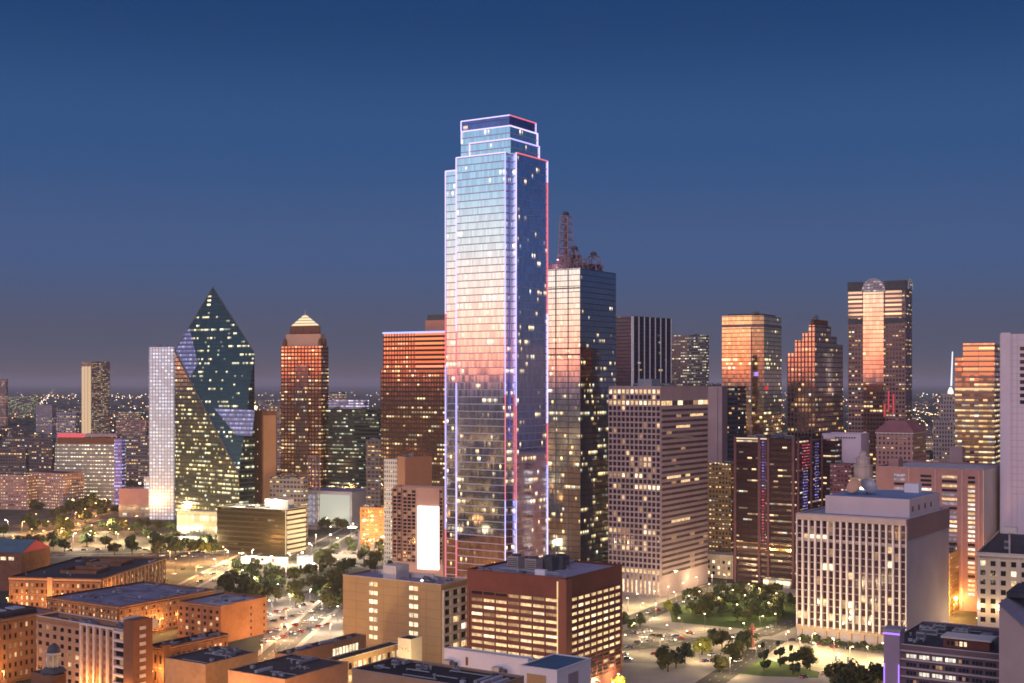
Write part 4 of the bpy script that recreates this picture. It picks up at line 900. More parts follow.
# sloping-roofed building at the corner of the frame
b = B('sloped_roof_building', 'grey stucco building with a steep blue-grey shed roof at the frame corner', 'building', 999, 1070, 1085, 640, 470, 30)
zl, zr, bk = b.z(610), b.z(668), b.z(612)
gm = plain('grey stucco', (.36, .27, .26), .85, .1, .1)
mb = MB(); A = (b.x0, b.y0); Bp = (b.x1, b.y0); Cp = (b.x1, b.y1); Dp = (b.x0, b.y1)
mb.face([(*A, 0), (*Bp, 0), (*Bp, zr), (*A, zl)]); mb.face([(*Dp, 0), (*A, 0), (*A, zl), (*Dp, zl)]); mb.face([(*Bp, 0), (*Cp, 0), (*Cp, zr), (*Bp, zr)]); mb.face([(*Cp, 0), (*Dp, 0), (*Dp, zl), (*Cp, zr)])
mb.build('wall', gm, b.root)
MB().face([(A[0]-.3, A[1]-.3, zl+.15), (Bp[0], Bp[1]-.3, zr+.15), (Cp[0], Cp[1]+.3, zr+.15), (Dp[0]-.3, Dp[1]+.3, zl+.15)]).build('shed_roof', plain('blue grey shed roof', (.20, .20, .28), .7, .12, .1), b.root)
b.block('ridge_cap', M['roof_dark'], b.x0-.4, b.x0+22, b.y0+18, b.y1, zl+.2, zl+2.0)
b.panes('front', [(b.x0+3+k*5.5, 20-(k % 2)*2, 1.6, 5, L1) for k in range(3)], .03); b.done()

# ---- left quarter: brick warehouses
def warehouse(name, label, xl, xc, xr, yt, D, th, mat, rows, nx, ny, roof='roof_dark', lit=.4, ww=.45, wh=.5, base=1.5, top=1.6, seed=0, side=True, front=True, un=4, cat='warehouse', coping=None, mats=(L1, L3, L3), dark=DARK, **kw):
    b = B(name, label, cat, xl, xc, xr, yt, D, th, **kw)
    b.walls(mat); b.roof(M[roof] if isinstance(roof, str) else roof, .8, coping=coping or mat)
    if front: b.grid('front', b.x0+.3, b.x1-.3, base, b.h-top, nx, rows, ww, wh, mat, pick_lit(lit, mats, dark, seed), .35)
    if side: b.grid('side', b.y0+.3, b.y1-.3, base, b.h-top, ny, rows, ww, wh, mat, pick_lit(lit, mats, dark, seed+1), .35)
    if un: b.units(un, seed=seed, z=b.h-.8, size=(1.6, 4), hh=(.8, 2))
    clutter(b, 14, seed+50)
    sc_ = MB(); dp = MB(); fh_ = (b.h-base-top)/rows
    for face, a_, e_, on in (('front', b.x0, b.x1, front), ('side', b.y0, b.y1, side)):
        if not on: continue
        for j in range(rows+1): b.fbox(sc_, face, a_, e_, base+j*fh_-.12, base+j*fh_+.14, .36, .52)
        b.fbox(sc_, face, a_, e_, b.h-.75, b.h-.2, .02, .8)
        n_ = (nx if face == 'front' else ny)
        for k in range(1, 4): u = a_+(e_-a_)*round(k*n_/4)/n_; b.fbox(dp, face, u-.12, u+.12, .5, b.h-.8, .53, .75)
    sc_.build('string_course', plain('weathered trim', (.34, .20, .12), .9, .3, .3), b.root); dp.build('downpipe', M['steel'], b.root)
    return b.done()
b = warehouse('long_brick_warehouse', 'long orange-lit brick warehouse with a dark roof and two light wells', 9, 102, 165, 579, 803, 8, M['brick'], 4, 18, 30, lit=.55, seed=2, un=3, top=2.6, wh=.55)
mb = MB()
for k in range(18): u = b.y0+.5+k*(b.d-1)/17; b.fbox(mb, 'side', max(b.y0, u-.35), min(b.y1, u+.35), 0, b.h-.5, .36, .8)
b.fbox(mb, 'front', b.x0, b.x1, b.h-1.5, b.h-.5, .36, .9); b.fbox(mb, 'front', b.u(48), b.u(53), 0, b.h+.4, .36, 1.0); mb.build('pilaster', plain('pale brick trim', (.50, .28, .15), .85, .12), b.root)
for k in (.25, .62):
    q = MB(); xa, xb, ya, yb = b.x0+b.w*.35, b.x0+b.w*.75, b.y0+b.d*k, b.y0+b.d*(k+.2)
    q.box(xa, xb, ya, ya+.6, b.h-.79, b.h+1.4).box(xa, xb, yb-.6, yb, b.h-.79, b.h+1.4).box(xa, xa+.6, ya+.6, yb-.6, b.h-.79, b.h+1.4).box(xb-.6, xb, ya+.6, yb-.6, b.h-.79, b.h+1.4)
    q.build('light_well_rim', M['brick'], b.root)
warehouse('pale_roofed_warehouse', 'brick warehouse with a broad mottled blue-grey roof behind the art deco building', 47, 118.5, 214, 607, 712, TH, M['brick'], 5, 20, 24, roof=plain('mottled blue roof', (.17, .17, .25), .9, .65, .06), lit=.5, seed=5, un=7)
b = warehouse('orange_brick_block', 'plain orange brick block with a pale sheet on its blue-grey roof, beside the parking lot', 178, 221, 267, 606.5, 703, 31, plain('deep orange brick', (.30, .12, .05), .9, .35, .1), 5, 7, 6, roof=plain('violet grey roof', (.25, .25, .34), .9, .25, .06), lit=.15, seed=7, side=False, un=0)
b.block('roof_sheet', M['roof_pale'], b.x0+b.w*.45, b.x1-3, b.y0+6, b.y1-6, b.h-.79, b.h-.6)
b.panes('side', [(b.v(px), b.h-4-k*3.7, 1.1, 1.5, DARK) for px in (251, 264) for k in range(5)], .03); b.done()
b = warehouse('low_brown_building', 'low brown brick building with a cluttered dark roof below the orange brick block', 148, 164, 228, 648, 600, TH, M['brick_dark'], 2, 3, 12, lit=.25, seed=9, un=6)
b.block('stair_pier', M['brick_dark'], b.x1-.5, b.x1+1.0, b.y0-1, b.y0+3, 0, b.h+1.5)
b = warehouse('brown_hotel', 'brown brick hotel with lit windows and skylights on a violet roof, at the frame edge', -90, -40, 56, 627, 590, TH, plain('umber brick', (.30, .15, .08), .9, .2, .2), 6, 8, 17, roof=plain('violet roofing', (.24, .22, .32), .9, .25, .06), lit=.5, seed=11, un=0, ww=.4)
b.block('roof_housing', M['roof_dark'], b.x0+6, b.x1-4, b.y1-32, b.y1-8, b.h-.79, b.h+2.4)
for k in range(2): b.block('skylight', M['roof_pale'], b.x1-13, b.x1-6, b.y1-29+k*10, b.y1-23+k*10, b.h+2.41, b.h+3.0)
# art deco building
b = B('art_deco_building', 'tan art deco building with white fins, white banded balconies and a tall brown end tower', 'building', 37, 127.5, 149, 631, 560, 35)
ad = plain('tan deco brick', (.36, .18, .09), .85, .12, .2); wt = plain('white deco trim', (.66, .54, .48), .85, .1, .2)
b.walls(ad); b.roof(plain('blue dark roof', (.06, .065, .095), .9, .4, .1), 2.2, coping=wt)
ua, ub = b.u(82), b.u(115)
b.grid('front', b.x0+.4, ua-.3, 2, b.h-2.4, 6, 8, .5, .5, plain('pale deco stone', (.44, .25, .15), .85, .12, .2), pick_lit(.12, (L1, L3), DARK, 3, rows=(4,)), .5)
mb = MB()
for k in range(6): u = ua+k*(ub-ua)/5; b.fbox(mb, 'front', u-.45, u+.45, 1, b.h-.4, .02, 1.0)
b.fbox(mb, 'front', ua-.45, ub+.45, b.h-.39, b.h+.5, .02, 1.05); mb.build('white_fin', wt, b.root)
b.panes('front', [(ua+(k+.5)*(ub-ua)/5, b.h-2.6, 2.2, 2.2, DARK) for k in range(5)]+[(ua+(k+.5)*(ub-ua)/5, b.h-6.4-j*3.6, 1.6, 1.8, plain('brown infill', (.2, .09, .05))) for k in range(5) for j in range(6)], .02)
mb = MB()
for k in range(9): b.fbox(mb, 'front', ub+.8, b.x1, b.h-1.4-k*3.7, b.h-.4-k*3.7, .02, 1.5)
mb.build('balcony_band', wt, b.root)
b.panes('front', [((ub+.8+b.x1)/2+q, b.h-2.9-k*3.7, 2.2, 2.2, DARK if (k+q) % 3 else L3) for k in range(8) for q in (-2.4, 0, 2.4)], .02); b.done()
b.block('end_tower', plain('umber tower brick', (.22, .095, .05), .88, .12, .3), b.x1+.02, b.x1+6.5, b.y0-2.2, b.y0+8, 0, b.h+5.2)
dm = MB().box(-.29, .29, -1.5, 1.5, -.7, .7).mesh('tower_dentil', [wt])
for k in range(11): inst('tower_dentil', dm, b.root, (b.x1+6.81, b.y0+2.5, b.h+1.7-k*3.4))
b.block('penthouse', wt, b.u(90)+6, b.u(112)+6, b.y0+12, b.y0+20, b.h-2.2, b.h+1.9); b.units(8, seed=4, z=b.h-2.2, x=(b.x0+3, b.u(84)), y=(b.y0+5, b.y1-4), size=(2, 4), hh=(1, 2.6), mat=plain('blue grey duct', (.24, .26, .34), .6, .15)); b.units(4, seed=9, z=b.h-2.2, x=(b.u(86), b.x1-3), y=(b.y0+4, b.y0+11), size=(1.5, 3))
# round turret on the nearer building below
b = B('round_cupola_turret', 'small round white columned cupola with a dark dome rising from a building corner', 'turret', 31, 54, 66, 676, 450)
b.walls(M['brick']); b.roof(M['roof_dark'], .3)
cx, cy = b.u(44), b.y0+4; zc = b.h
MB().lathe([(4.2, zc-.4), (4.4, zc+.3), (3.4, zc+1.4), (2.5, zc+2.0)], cx, cy, 20).build('cupola_base', M['unit_dark'], b.root)
MB().lathe([(1.75, zc+1.9), (1.75, zc+6.4)], cx, cy, 16).build('drum', L3, b.root)
for k in range(8): t = k*math.pi/4; MB().lathe([(.26, zc+1.9), (.26, zc+6.3)], cx+2.15*math.cos(t), cy+2.15*math.sin(t), 6).build('column', wt, b.root)
MB().lathe([(2.6, zc+6.3), (2.6, zc+6.9), (2.35, zc+6.9)], cx, cy, 20).build('cornice', wt, b.root)
MB().lathe([(2.35, zc+6.9), (2.2, zc+8), (1.6, zc+9.1), (.6, zc+9.8), (0, zc+10)], cx, cy, 20).build('dome', M['unit_dark'], b.root)
# low tan complex in the middle foreground
tanw = plain('amber stucco', (.40, .24, .13), .88, .3, .06); dk = plain('brown black roof', (.070, .055, .055), .92, .5, .06)
b = B('low_tan_building', 'plain low tan box building with a dark roof and roof plant at its rear', 'building', 165, 205.5, 258, 665, 500); b.walls(tanw); b.roof(dk, .35, coping=plain('stained coping', (.34, .22, .15), .9, .35, .2)); clutter(b, 10, 3, b.h-.35); b.units(7, seed=3, z=b.h-.35, size=(1.5, 3.2), hh=(1, 2.4), x=(b.x0+4, b.x1-3), y=(b.y1-14, b.y1-3), mat=M['unit'])
b = B('low_wedge_building', 'low tan building whose wide dark roof carries small vents, nearest of the tan blocks', 'building', 228, 285, 348, 680, 470); b.walls(plain('pink stucco', (.38, .22, .14), .88, .3, .06)); b.roof(dk, .3, coping=plain('stained coping', None)); clutter(b, 14, 8, b.h-.3); b.units(4, seed=8, z=b.h-.3, size=(1, 2), hh=(.5, 1.1))
b = B('courtyard_building', 'long low building with a dark roof around a lit yellow courtyard', 'building', 275, 287, 366, 655, 548, TH); b.walls(tanw); b.roof(dk, .4, coping=plain('stained coping', None)); clutter(b, 10, 14, b.h-.4); b.units(4, seed=14, z=b.h-.4, size=(1, 2), hh=(.6, 1.2))
b.panes('side', [(b.v(334)+k*2.2, b.h-4, 1.5, 3, L2) for k in range(8)], .03); b.done()
b = B('lit_annexe', 'low annexe with arched yellow windows in front of the tan concrete block', 'building', 318, 330, 402, 663, 535, TH); b.walls(tanw); b.roof(dk, .4, coping=M['cream'])
b.panes('side', [(b.y0+3+k*(b.d-6)/13, b.h-3.6, 1.8, 2.6, (L1, L2, L1, DARK)[k % 4]) for k in range(14)]+[(b.y0+3+k*(b.d-6)/13, b.h-8.6, 1.8, 2.6, (L1, L3, L2)[k % 3]) for k in range(14)], .03); b.done()
b = B('octagonal_pavilion', 'small flat-roofed pavilion with round yellow lit windows beside the tan concrete block', 'pavilion', 398, 411, 422, 640, 560); b.walls(M['cream']); b.roof(dk, .2, coping=M['cream'])
for k in range(2): MB().lathe([(0, 0), (.9, .05), (.9, .25), (0, .3)], n=14).build('round_window', L1, b.root, (b.x0+1.8+k*(b.w-3.6), b.y0-.1, b.h-4.4)).rotation_euler = (math.pi/2, 0, 0)
b.done()
# bottom centre: dark roof and white penthouse
b = B('dark_roofed_building', 'large flat dark-roofed building with tan brick walls along the bottom edge', 'building', 352, 486, 524, 690, 395); b.walls(plain('tan brick', (.40, .24, .14), .85, .15, .2)); b.roof(plain('black tar roof', (.035, .030, .032), .92, .4, .06), .6, coping=plain('coping stone', (.36, .26, .22), .8, .1))
clutter(b, 18, 17, b.h-.6); b.units(5, seed=17, z=b.h-.6, size=(1.2, 2.6), hh=(.7, 1.6))
b.panes('side', [(b.y0+2+k*3.4, b.h-4, 1.2, 1.8, L1) for k in range(5)], .03); b.done()
b = B('white_penthouse_building', 'white-walled block with a lean roof, standing against the red brick courthouse', 'building', 444, 528, 534, 660, 470); b.walls(M['white']); b.roof(M['roof_dark'], .6, coping=M['white'])
b.block('wall_vent', M['brick_dark'], b.u(466), b.u(468), b.y0-.3, b.y0-.02, b.h-5, b.h-2)
for px in (447, 496): b.block('roof_unit', M['unit'], b.u(px), b.u(px)+3.2, b.y0-3, b.y0-.4, b.h-7, b.h-3.6); b.block('duct', M['unit_dark'], b.u(px)+3.4, b.u(px)+5.2, b.y0-2.4, b.y0-.6, b.h-7, b.h-4.2)
b = B('teal_roofed_building', 'white block with a flat teal-blue roof in front of the red brick courthouse', 'building', 520, 557, 591, 671, 455); b.walls(M['white']); b.roof(plain('teal roof', (.055, .12, .19), .8, .15, .06), .25, coping=M['white'])
b.block('recess_panel', M['tan'], b.u(527), b.u(546), b.y0-.15, b.y0-.02, b.h-12, b.h-2.2); b.block('recess_panel', M['concrete'], b.x1+.02, b.x1+.15, b.v(568), b.v(578), b.h-12, b.h-2.5)

# ---- left middle distance
b = B('dark_green_glass_block', 'dark olive glass office block with a bright cream edge line and lit roof terrace', 'office block', 217, 286, 306, 510, 1067, 26)
b.walls(facade('olive glass', 3.4, 4.2, .96, .7, (.04, .028, .012), (.035, .028, .014), .35, .3, .06, .02, AMBER, WARM, .35)); b.roof(M['roof_pale'], 1, coping=glow('cream edge light', (1, .78, .42), .55))
mb = MB(); mb.box(b.x1-.4, b.x1+.3, b.y0-.5, b.y0-.05, 0, b.h-.02); mb.build('edge_light', glow('cream edge light', None, 0), b.root)
mb = MB()
for k in range(9): b.fbox(mb, 'side', b.y0+1, b.y1-1, 1+k*4, 3.4+k*4, .02, .6)
mb.build('spandrel_band', M['cream'], b.root); b.block('penthouse', M['pale'], b.x0+b.w*.55, b.x1-8, b.y0+14, b.y1-6, b.h-1, b.h+7); b.units(5, seed=2)
for k in range(3): spot_at(b.root, (b.x0+12+k*18, b.y0+10, b.h+6), (1, .85, .5), 22000)
b = B('white_screen_hall', 'low boxy hall with one huge blank white lit wall under a violet parapet', 'hall', 303, 352, 372, 492, 1260, 24)
b.walls(plain('grey hall cladding', (.42, .38, .40), .85, .1)); b.roof(plain('violet hall roof', (.22, .18, .30), .85, .15), .6, coping=plain('violet parapet', (.18, .12, .20), .8, .1))
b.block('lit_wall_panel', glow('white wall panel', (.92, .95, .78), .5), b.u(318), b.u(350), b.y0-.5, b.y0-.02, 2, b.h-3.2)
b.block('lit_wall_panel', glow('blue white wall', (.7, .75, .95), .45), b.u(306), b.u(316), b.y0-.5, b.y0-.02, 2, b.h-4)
tower('yellow_roofed_hall', 'wide hall with a glowing cream roof behind the white-screen hall', 328, 372, 384, 480, 1420, dict(cw=4, ch=4, ww=.7, wh=.6, wall=(.3, .25, .2), glass=(.1, .1, .08), metal=.3, lit=.4, es=.6), th=22, roofm='roof_pale', units=3)
r_ = bpy.data.objects['yellow_roofed_hall']; spot_at(r_, (0, 0, 60), (1, .82, .45), 60000)
tower('orange_low_building', 'low building glowing orange under street lamps, left of the floodlit balcony tower', 360, 397, 402, 508, 1120, dict(cw=4, ch=4, ww=.6, wh=.5, wall=(.42, .17, .055), glass=(.2, .12, .05), metal=.3, lit=.5, c1=AMBER, es=.7), th=15, units=2)
b = B('construction_mast', 'red and white lattice construction mast standing before the pyramid-topped tower', 'mast', 306, 317, 318, 458, 1250, 20, d=9)
lattice(b.root, 'lattice_mast', 0, 0, 0, b.h, 8, 8, 12, PINKST, .4); MB().box(-5, 5, -4, 4, 0, 3).build('base', M['concrete'], b.root); MB().box(-4.4, 4.4, -3.6, 3.6, b.h+.02, b.h+2).build('platform', M['pinkbrick'], b.root)
# big lit grid block with red roof sign strip
b = B('lit_grid_office', 'wide office block glowing with rows of greenish lit windows, red-lit roof strip and violet end', 'office block', 55, 119, 126, 444, 1500, 10)
b.walls(facade('lit grid wall', 3.4, 4.4, .72, .5, (.30, .26, .25), (.25, .25, .2), .5, .2, .95, .5, (.95, .9, .55), (1, .95, .75), .85)); b.roof(M['roof_grey'])
b.block('roof_storey', M['brick_dark'], b.x0+2, b.x1-4, b.y0+2, b.y1-2, b.h-1, b.h+7); b.block('lit_sign_strip', glow('red sign strip', (1, .10, .14), .75), b.x0+2, b.x0+2+b.w*.42, b.y0+1.6, b.y0+1.98, b.h+7.1, b.h+12); b.block('roof_canopy', M['concrete'], b.x0+2+b.w*.43, b.x1-4, b.y0+2, b.y1-2, b.h+8, b.h+11.5)
b.block('violet_tower', facade('violet tower wall', 3, 4, .8, .7, (.25, .2, .45), (.3, .25, .6), .5, .2, .7, .3, (.4, .35, 1), (.6, .6, 1), .8), b.x1-5, b.x1+4, b.y0-1.5, b.y0+8, 0, b.h+6)
for i, (xl, xc, xr, yt) in enumerate(((-22, 28, 30, 475), (31.5, 63, 84.5, 473.5))):
    b = B('pink_apartment_block', ('pink apartment block at the frame edge with many small lit windows', 'pink apartment block whose end wall glows orange, right of its twin')[i], 'apartment block', xl, xc, xr, yt, 1445, (12, 28)[i], d=(30, None)[i], group='pink apartment blocks')
    b.walls(facade('pink apartment wall', 3.2, 3.3, .5, .5, (.42, .24, .22), (.12, .1, .1), (.1,.08,.08)[0], .2, .75, .1, WARM, WHITE, .95)); b.roof(M['roof_dark'], .5)
    if i: mb = MB(); [b.fbox(mb, 'side', b.y0+.5, b.y1-.5, 3+k*5.2, 4+k*5.2, .02, .6) for k in range(7)]; mb.build('balcony', M['pale'], b.root)
b = B('low_pink_hall', 'long low pink hall over a lit glass ground floor, left of the prism tower base', 'hall', 119, 172, 180, 489, 1360, 8)
b.walls(M['pinkbrick']); b.roof(M['roof_grey']); b.block('lit_ground_floor', facade('glass ground floor', 5, 6, .85, .8, (.3, .25, .2), (.3, .3, .3), .5, .2, .5, .4, WHITE, GREEN, .5), b.x0, b.x1, b.y0-.6, b.y0-.02, .5, 13); b.block('upper_hall', facade('white upper hall', 4, 4, .9, .6, (.5, .45, .45), (.4, .45, .5), .5, .2, .6, .5, (.8, .9, 1), WHITE, .7), b.u(140), b.x1, b.y0+10, b.y1, b.h-1, b.z(478))
b = B('slender_lit_tower', 'lone distant apartment tower with two bright tan vertical stripes', 'apartment tower', 82, 91.5, 110, 361.5, 3300, 55)
b.walls(facade('lone tower wall', 4.5, 3.6, .7, .6, (.20, .13, .11), (.12, .1, .1), .4, .2, .55, .08, WARM, WHITE, .6)); b.roof(M['roof_dark'])
mb = MB(); [b.fbox(mb, 'front', b.x0+b.w*a_, b.x0+b.w*(a_+.22), 2, b.h-12, .02, 2) for a_ in (.05, .38, .72)]; mb.build('lit_stripe', glow('tan lit stripe', (1, .66, .36), .75), b.root)
b = B('teal_roofed_depot', 'low depot with a teal metal roof and a red gable, behind the long brick warehouse', 'depot', -60, 22, 50, 553, 880, 12)
b.walls(M['brick_dark']); TE = plain('teal metal roof', (.10, .17, .21), .5, .2, .2)
mb = MB(); m_ = (b.y0+b.y1)/2; mb.face([(b.x0, b.y0-.5, b.h), (b.x1, b.y0-.5, b.h), (b.x1, m_, b.h+7), (b.x0, m_, b.h+7)]); mb.face([(b.x1, b.y1, b.h), (b.x0, b.y1, b.h), (b.x0, m_, b.h+7), (b.x1, m_, b.h+7)]); mb.build('gabled_roof', TE, b.root)
MB().face([(b.x1+.05, b.y0, b.h), (b.x1+.05, b.y1, b.h), (b.x1+.05, m_, b.h+6.9)]).build('gable', plain('red gable', (.5, .07, .10), .8, .1), b.root)
b.panes('front', [(b.x1-8-k*6, b.h-4, 4, 2.2, L2 if k < 2 else DARK) for k in range(6)], .03); b.done()
b = B('small_white_kiosk', 'long low white single-storey building with dark doors in front of the olive glass block', 'building', 241, 284, 288, 559, 1010, 14)
b.walls(M['white']); b.roof(M['roof_pale'], .3, coping=M['white']); b.panes('front', [(b.x0+b.w*.28, 3, 4, 3.5, DARK), (b.x0+b.w*.75, 3, 2.4, 2.6, glow('red sign', (1, .15, .15), .6)), (b.x0+b.w*.5, 3.4, 2.2, 2, DARK)], .02); b.done()
b = B('lit_gas_canopy', 'small brightly lit white box pavilion among dark trees of the parking lot', 'pavilion', 297, 309, 313, 557, 985, 14)
b.walls(glow('bright pavilion wall', (1, .92, .72), 1.5)); b.roof(M['roof_pale'], .2, coping=M['white']); b.block('door', DARK, b.x0+2, b.x0+4, b.y0-.12, b.y0-.02, 0, 3)
b = B('grey_pitched_shed', 'grey pitched-roof shed near the long brick warehouse', 'shed', 168, 182, 187, 543.5, 1105, 20)
b.walls(M['unit']); MB().face([(b.x0, b.y0-.5, b.h), (b.x1, b.y0-.5, b.h), (b.x1, b.y1, b.h+5), (b.x0, b.y1, b.h+5)]).build('roof', plain('lavender shed roof', (.3, .27, .36), .7, .1), b.root)
b = B('lit_lobby_hall', 'glass lobby hall lit cream at the foot of the prism skyscraper', 'hall', 177, 217, 222, 512, 1130, 20)
b.walls(facade('cream lobby wall', 3, 9, .85, .92, (.4, .35, .25), (.4, .4, .3), .3, .2, 2, 1, (1, .92, .62), (1, .85, .5), .85)); b.roof(M['roof_pale'], .4)
# ------------------------------------------------------------------ trees
def leafmat(name, c0, c1):
    b = NB(name); g = b.n('ShaderNodeNewGeometry'); oi = b.n('ShaderNodeObjectInfo').outputs['Random']
    f = b.m('ADD', b.m('MULTIPLY', g.outputs['Random Per Island'], .65), b.m('MULTIPLY', oi, .35))
    return b.out(b.bsdf(b.mix(f, c0, c1), .8))
LEAF = [leafmat('dark leaves', (.022, .034, .016), (.075, .095, .035)), leafmat('leaves painted lamplit', (.14, .16, .02), (.40, .40, .07)), leafmat('olive leaves', (.04, .045, .015), (.11, .10, .03))]  # the yellow-green set has lamplight painted into the leaf colour
BARK = plain('bark', (.07, .05, .04), .95, .3, 1.5)
def crown_mesh(seed, R, H, z0, n, leaf, conical=False):
    r = random.Random(seed); mb = MB(); cl = []
    for _ in range(15):
        t = r.random(); a = r.uniform(0, 6.28); rr = R*(.78*(1-.8*t) if conical else .75*math.sqrt(r.random()))
        z = z0+H*(t if conical else .15+.75*r.random()*(1-(rr/R)**2*.6)); cl.append((rr*math.cos(a), rr*math.sin(a), z, R*r.uniform(.25, .48)*(1-.6*t if conical else 1)))
    for _ in range(n):
        x, y, z, s = r.choice(cl); d = Vector((r.gauss(0, 1), r.gauss(0, 1), r.gauss(0, 1))).normalized()
        p = Vector((x, y, z))+d*s*(r.random()**.35); nn = (d+Vector((r.uniform(-.7, .7), r.uniform(-.7, .7), r.uniform(-.2, .9)))).normalized()
        t1 = nn.orthogonal().normalized(); t2 = nn.cross(t1); w = leaf*r.uniform(.6, 1.3); a = r.uniform(0, 6.28)
        u = t1*math.cos(a)+t2*math.sin(a); v = nn.cross(u)
        mb.face([p-u*w, p-v*w*.6, p+u*w, p+v*w*.6])
    return mb
def trunk_mesh(seed, h, r0):
    r = random.Random(seed); mb = MB().bar((0, 0, 0), (0, 0, h*.45), r0, 0, r0*.75, 7)
    for k in range(5):
        a = k*1.257+r.uniform(-.4, .4); mb.bar((0, 0, h*(.36+.03*k)), (math.cos(a)*h*.22, math.sin(a)*h*.22, h*(.66+.05*k)), r0*.5, 0, r0*.15, 5)
    return mb.bar((0, 0, h*.45), (r.uniform(-.4, .4), r.uniform(-.4, .4), h*.9), r0*.75, 0, r0*.15, 6)
TV = []
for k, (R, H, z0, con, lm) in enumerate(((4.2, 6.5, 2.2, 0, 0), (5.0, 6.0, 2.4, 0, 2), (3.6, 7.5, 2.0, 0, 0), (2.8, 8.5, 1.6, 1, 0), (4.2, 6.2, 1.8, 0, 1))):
    TV.append((crown_mesh(40+k, R, H, z0, 1500, .52, con).mesh('crown', [LEAF[lm]]), trunk_mesh(60+k, z0+H, .28).mesh('trunk', [BARK])))
def tree(x, y, k, sc, label, group, name='tree'):
    t = thing(name, label, 'tree', (x, y, 0), rnd.uniform(0, 6.28), group); t.scale = (sc, sc, sc*rnd.uniform(.88, 1.12))
    inst('trunk', TV[k][1], t); inst('crown', TV[k][0], t)
    return t
def trees(pts, label, group, ks=(0, 1, 2), s=(.9, 1.25), name='tree'):
    for p in pts: g = G(*p); tree(g.x, g.y, rnd.choice(ks), rnd.uniform(*s), label, group, name)
def scatter(n, quad, mind, seed):
    r = random.Random(seed); P = [G(*q) for q in quad]; out_ = []
    for _ in range(n*30):
        a, b_ = r.random(), r.random(); p = (P[0]*(1-a)+P[1]*a)*(1-b_)+(P[3]*(1-a)+P[2]*a)*b_
        if all((p-q).length > mind for q in out_): out_.append(p)
        if len(out_) >= n: break
    return out_
def grove(n, quad, mind, seed, label, group, ks=(0, 1, 2), s=(.85, 1.2), name='tree'):
    for p in scatter(n, quad, mind, seed): tree(p.x, p.y, rnd.choice(ks), rnd.uniform(*s), label, group, name)
grove(52, [(672, 622), (792, 621), (792, 594), (690, 594)], 5.0, 3, 'dark tree in the park grove before the maroon office tower', 'park grove trees', (0, 2, 0, 1), (.75, 1.05))
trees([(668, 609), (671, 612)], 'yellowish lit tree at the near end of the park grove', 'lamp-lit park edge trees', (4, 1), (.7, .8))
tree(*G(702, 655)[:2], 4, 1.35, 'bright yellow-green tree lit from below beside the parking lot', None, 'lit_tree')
trees([(714, 646), (722, 650), (737, 659), (743, 653), (731, 664), (747, 649)], 'dark round tree on the traffic island beside the lit yellow tree', 'traffic island trees', (0, 1), (.9, 1.3))
trees([(719, 672), (676, 668), (668, 672), (664, 664), (685, 664)], 'dark bushy tree at the near corner of the parking lot', 'parking corner trees', (0, 1), (.9, 1.2))
trees([(612, 634), (622, 630), (632, 632), (640, 628)], 'tree in the row between the red brick courthouse and the concrete grid tower', 'courthouse street trees', (0, 2), (.8, 1.2))
trees([(764, 670), (780, 666), (793, 674)], 'dark conical tree standing on the lawn strip', 'conical lawn trees', (3,), (1.1, 1.35), 'conical_tree')
trees([(806, 667), (810, 671)], 'yellow-green lit bushy tree on the lawn strip by the bright plaza', 'lit lawn trees', (4, 1), (.9, 1.1))
for p in [(x, 643+(x-800)*.13) for x in range(802, 898, 7)]: g = G(*p); tree(g.x, g.y, 0, rnd.uniform(.5, .7), 'small dark tree along the foot of the white-finned office block', 'planted row under the finned block')
trees([(840, 695), (852, 690), (864, 692), (876, 688), (860, 702), (880, 698), (846, 704), (872, 706)], 'large dark tree before the violet-towered hotel', 'hotel side trees', (0, 1), (1.3, 1.7))
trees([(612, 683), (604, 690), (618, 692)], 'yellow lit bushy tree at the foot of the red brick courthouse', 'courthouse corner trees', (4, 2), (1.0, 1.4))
trees([(66, 690), (78, 686), (90, 688), (102, 691), (114, 696), (84, 697)], 'dark tree glowing orange below the art deco building', 'art deco street trees', (1, 0), (.9, 1.2))
trees([(20, 666), (28, 668), (14, 672)], 'tree lit green-yellow beside the umber hotel', 'umber hotel trees', (1, 4), (.8, 1.0))
grove(44, [(222, 600), (345, 612), (345, 578), (230, 572)], 8, 8, 'dark spreading tree in the lamp-lit parking lot left of the tan block', 'parking lot trees', (0, 1), (1.0, 1.45))
grove(26, [(318, 578), (440, 572), (440, 552), (318, 548)], 8, 9, 'dark tree at the foot of the floodlit balcony tower', 'trees below the balcony tower', (0, 1), (1.0, 1.4))
grove(34, [(112, 560), (215, 556), (215, 528), (125, 528)], 8, 10, 'dark tree between the long brick warehouse and the prism skyscraper', 'trees below the prism tower', (0, 2, 1), (1.1, 1.6))
grove(14, [(168, 552), (220, 554), (220, 547), (168, 545)], 5, 12, 'yellow lit tree before the glowing lobby hall', 'lobby trees', (1, 4, 2), (1.0, 1.3))
grove(16, [(30, 558), (132, 550), (125, 526), (50, 530)], 8, 13, 'dark tree behind the long brick warehouse', 'trees behind the warehouse', (0, 1), (1.0, 1.5))
grove(7, [(50, 534), (90, 532), (88, 510), (60, 512)], 9, 14, 'dark tree in the street below the pink apartment blocks', 'trees below the apartments', (0,), (1.3, 1.8))
grove(8, [(318, 534), (344, 530), (344, 522), (318, 522)], 7, 15, 'tree in the square before the white-screen hall', 'trees in the lit square', (0, 1), (1, 1.4))
trees([(88, 512), (91, 509), (93, 512)], 'tall dark tree at the end wall of the pink apartments', 'apartment end trees', (0,), (2.0, 2.6))
grove(5, [(10, 575), (36, 575), (36, 562), (10, 562)], 5, 16, 'tree lit green beside the teal-roofed depot', 'depot trees', (0, 4), (1, 1.3))
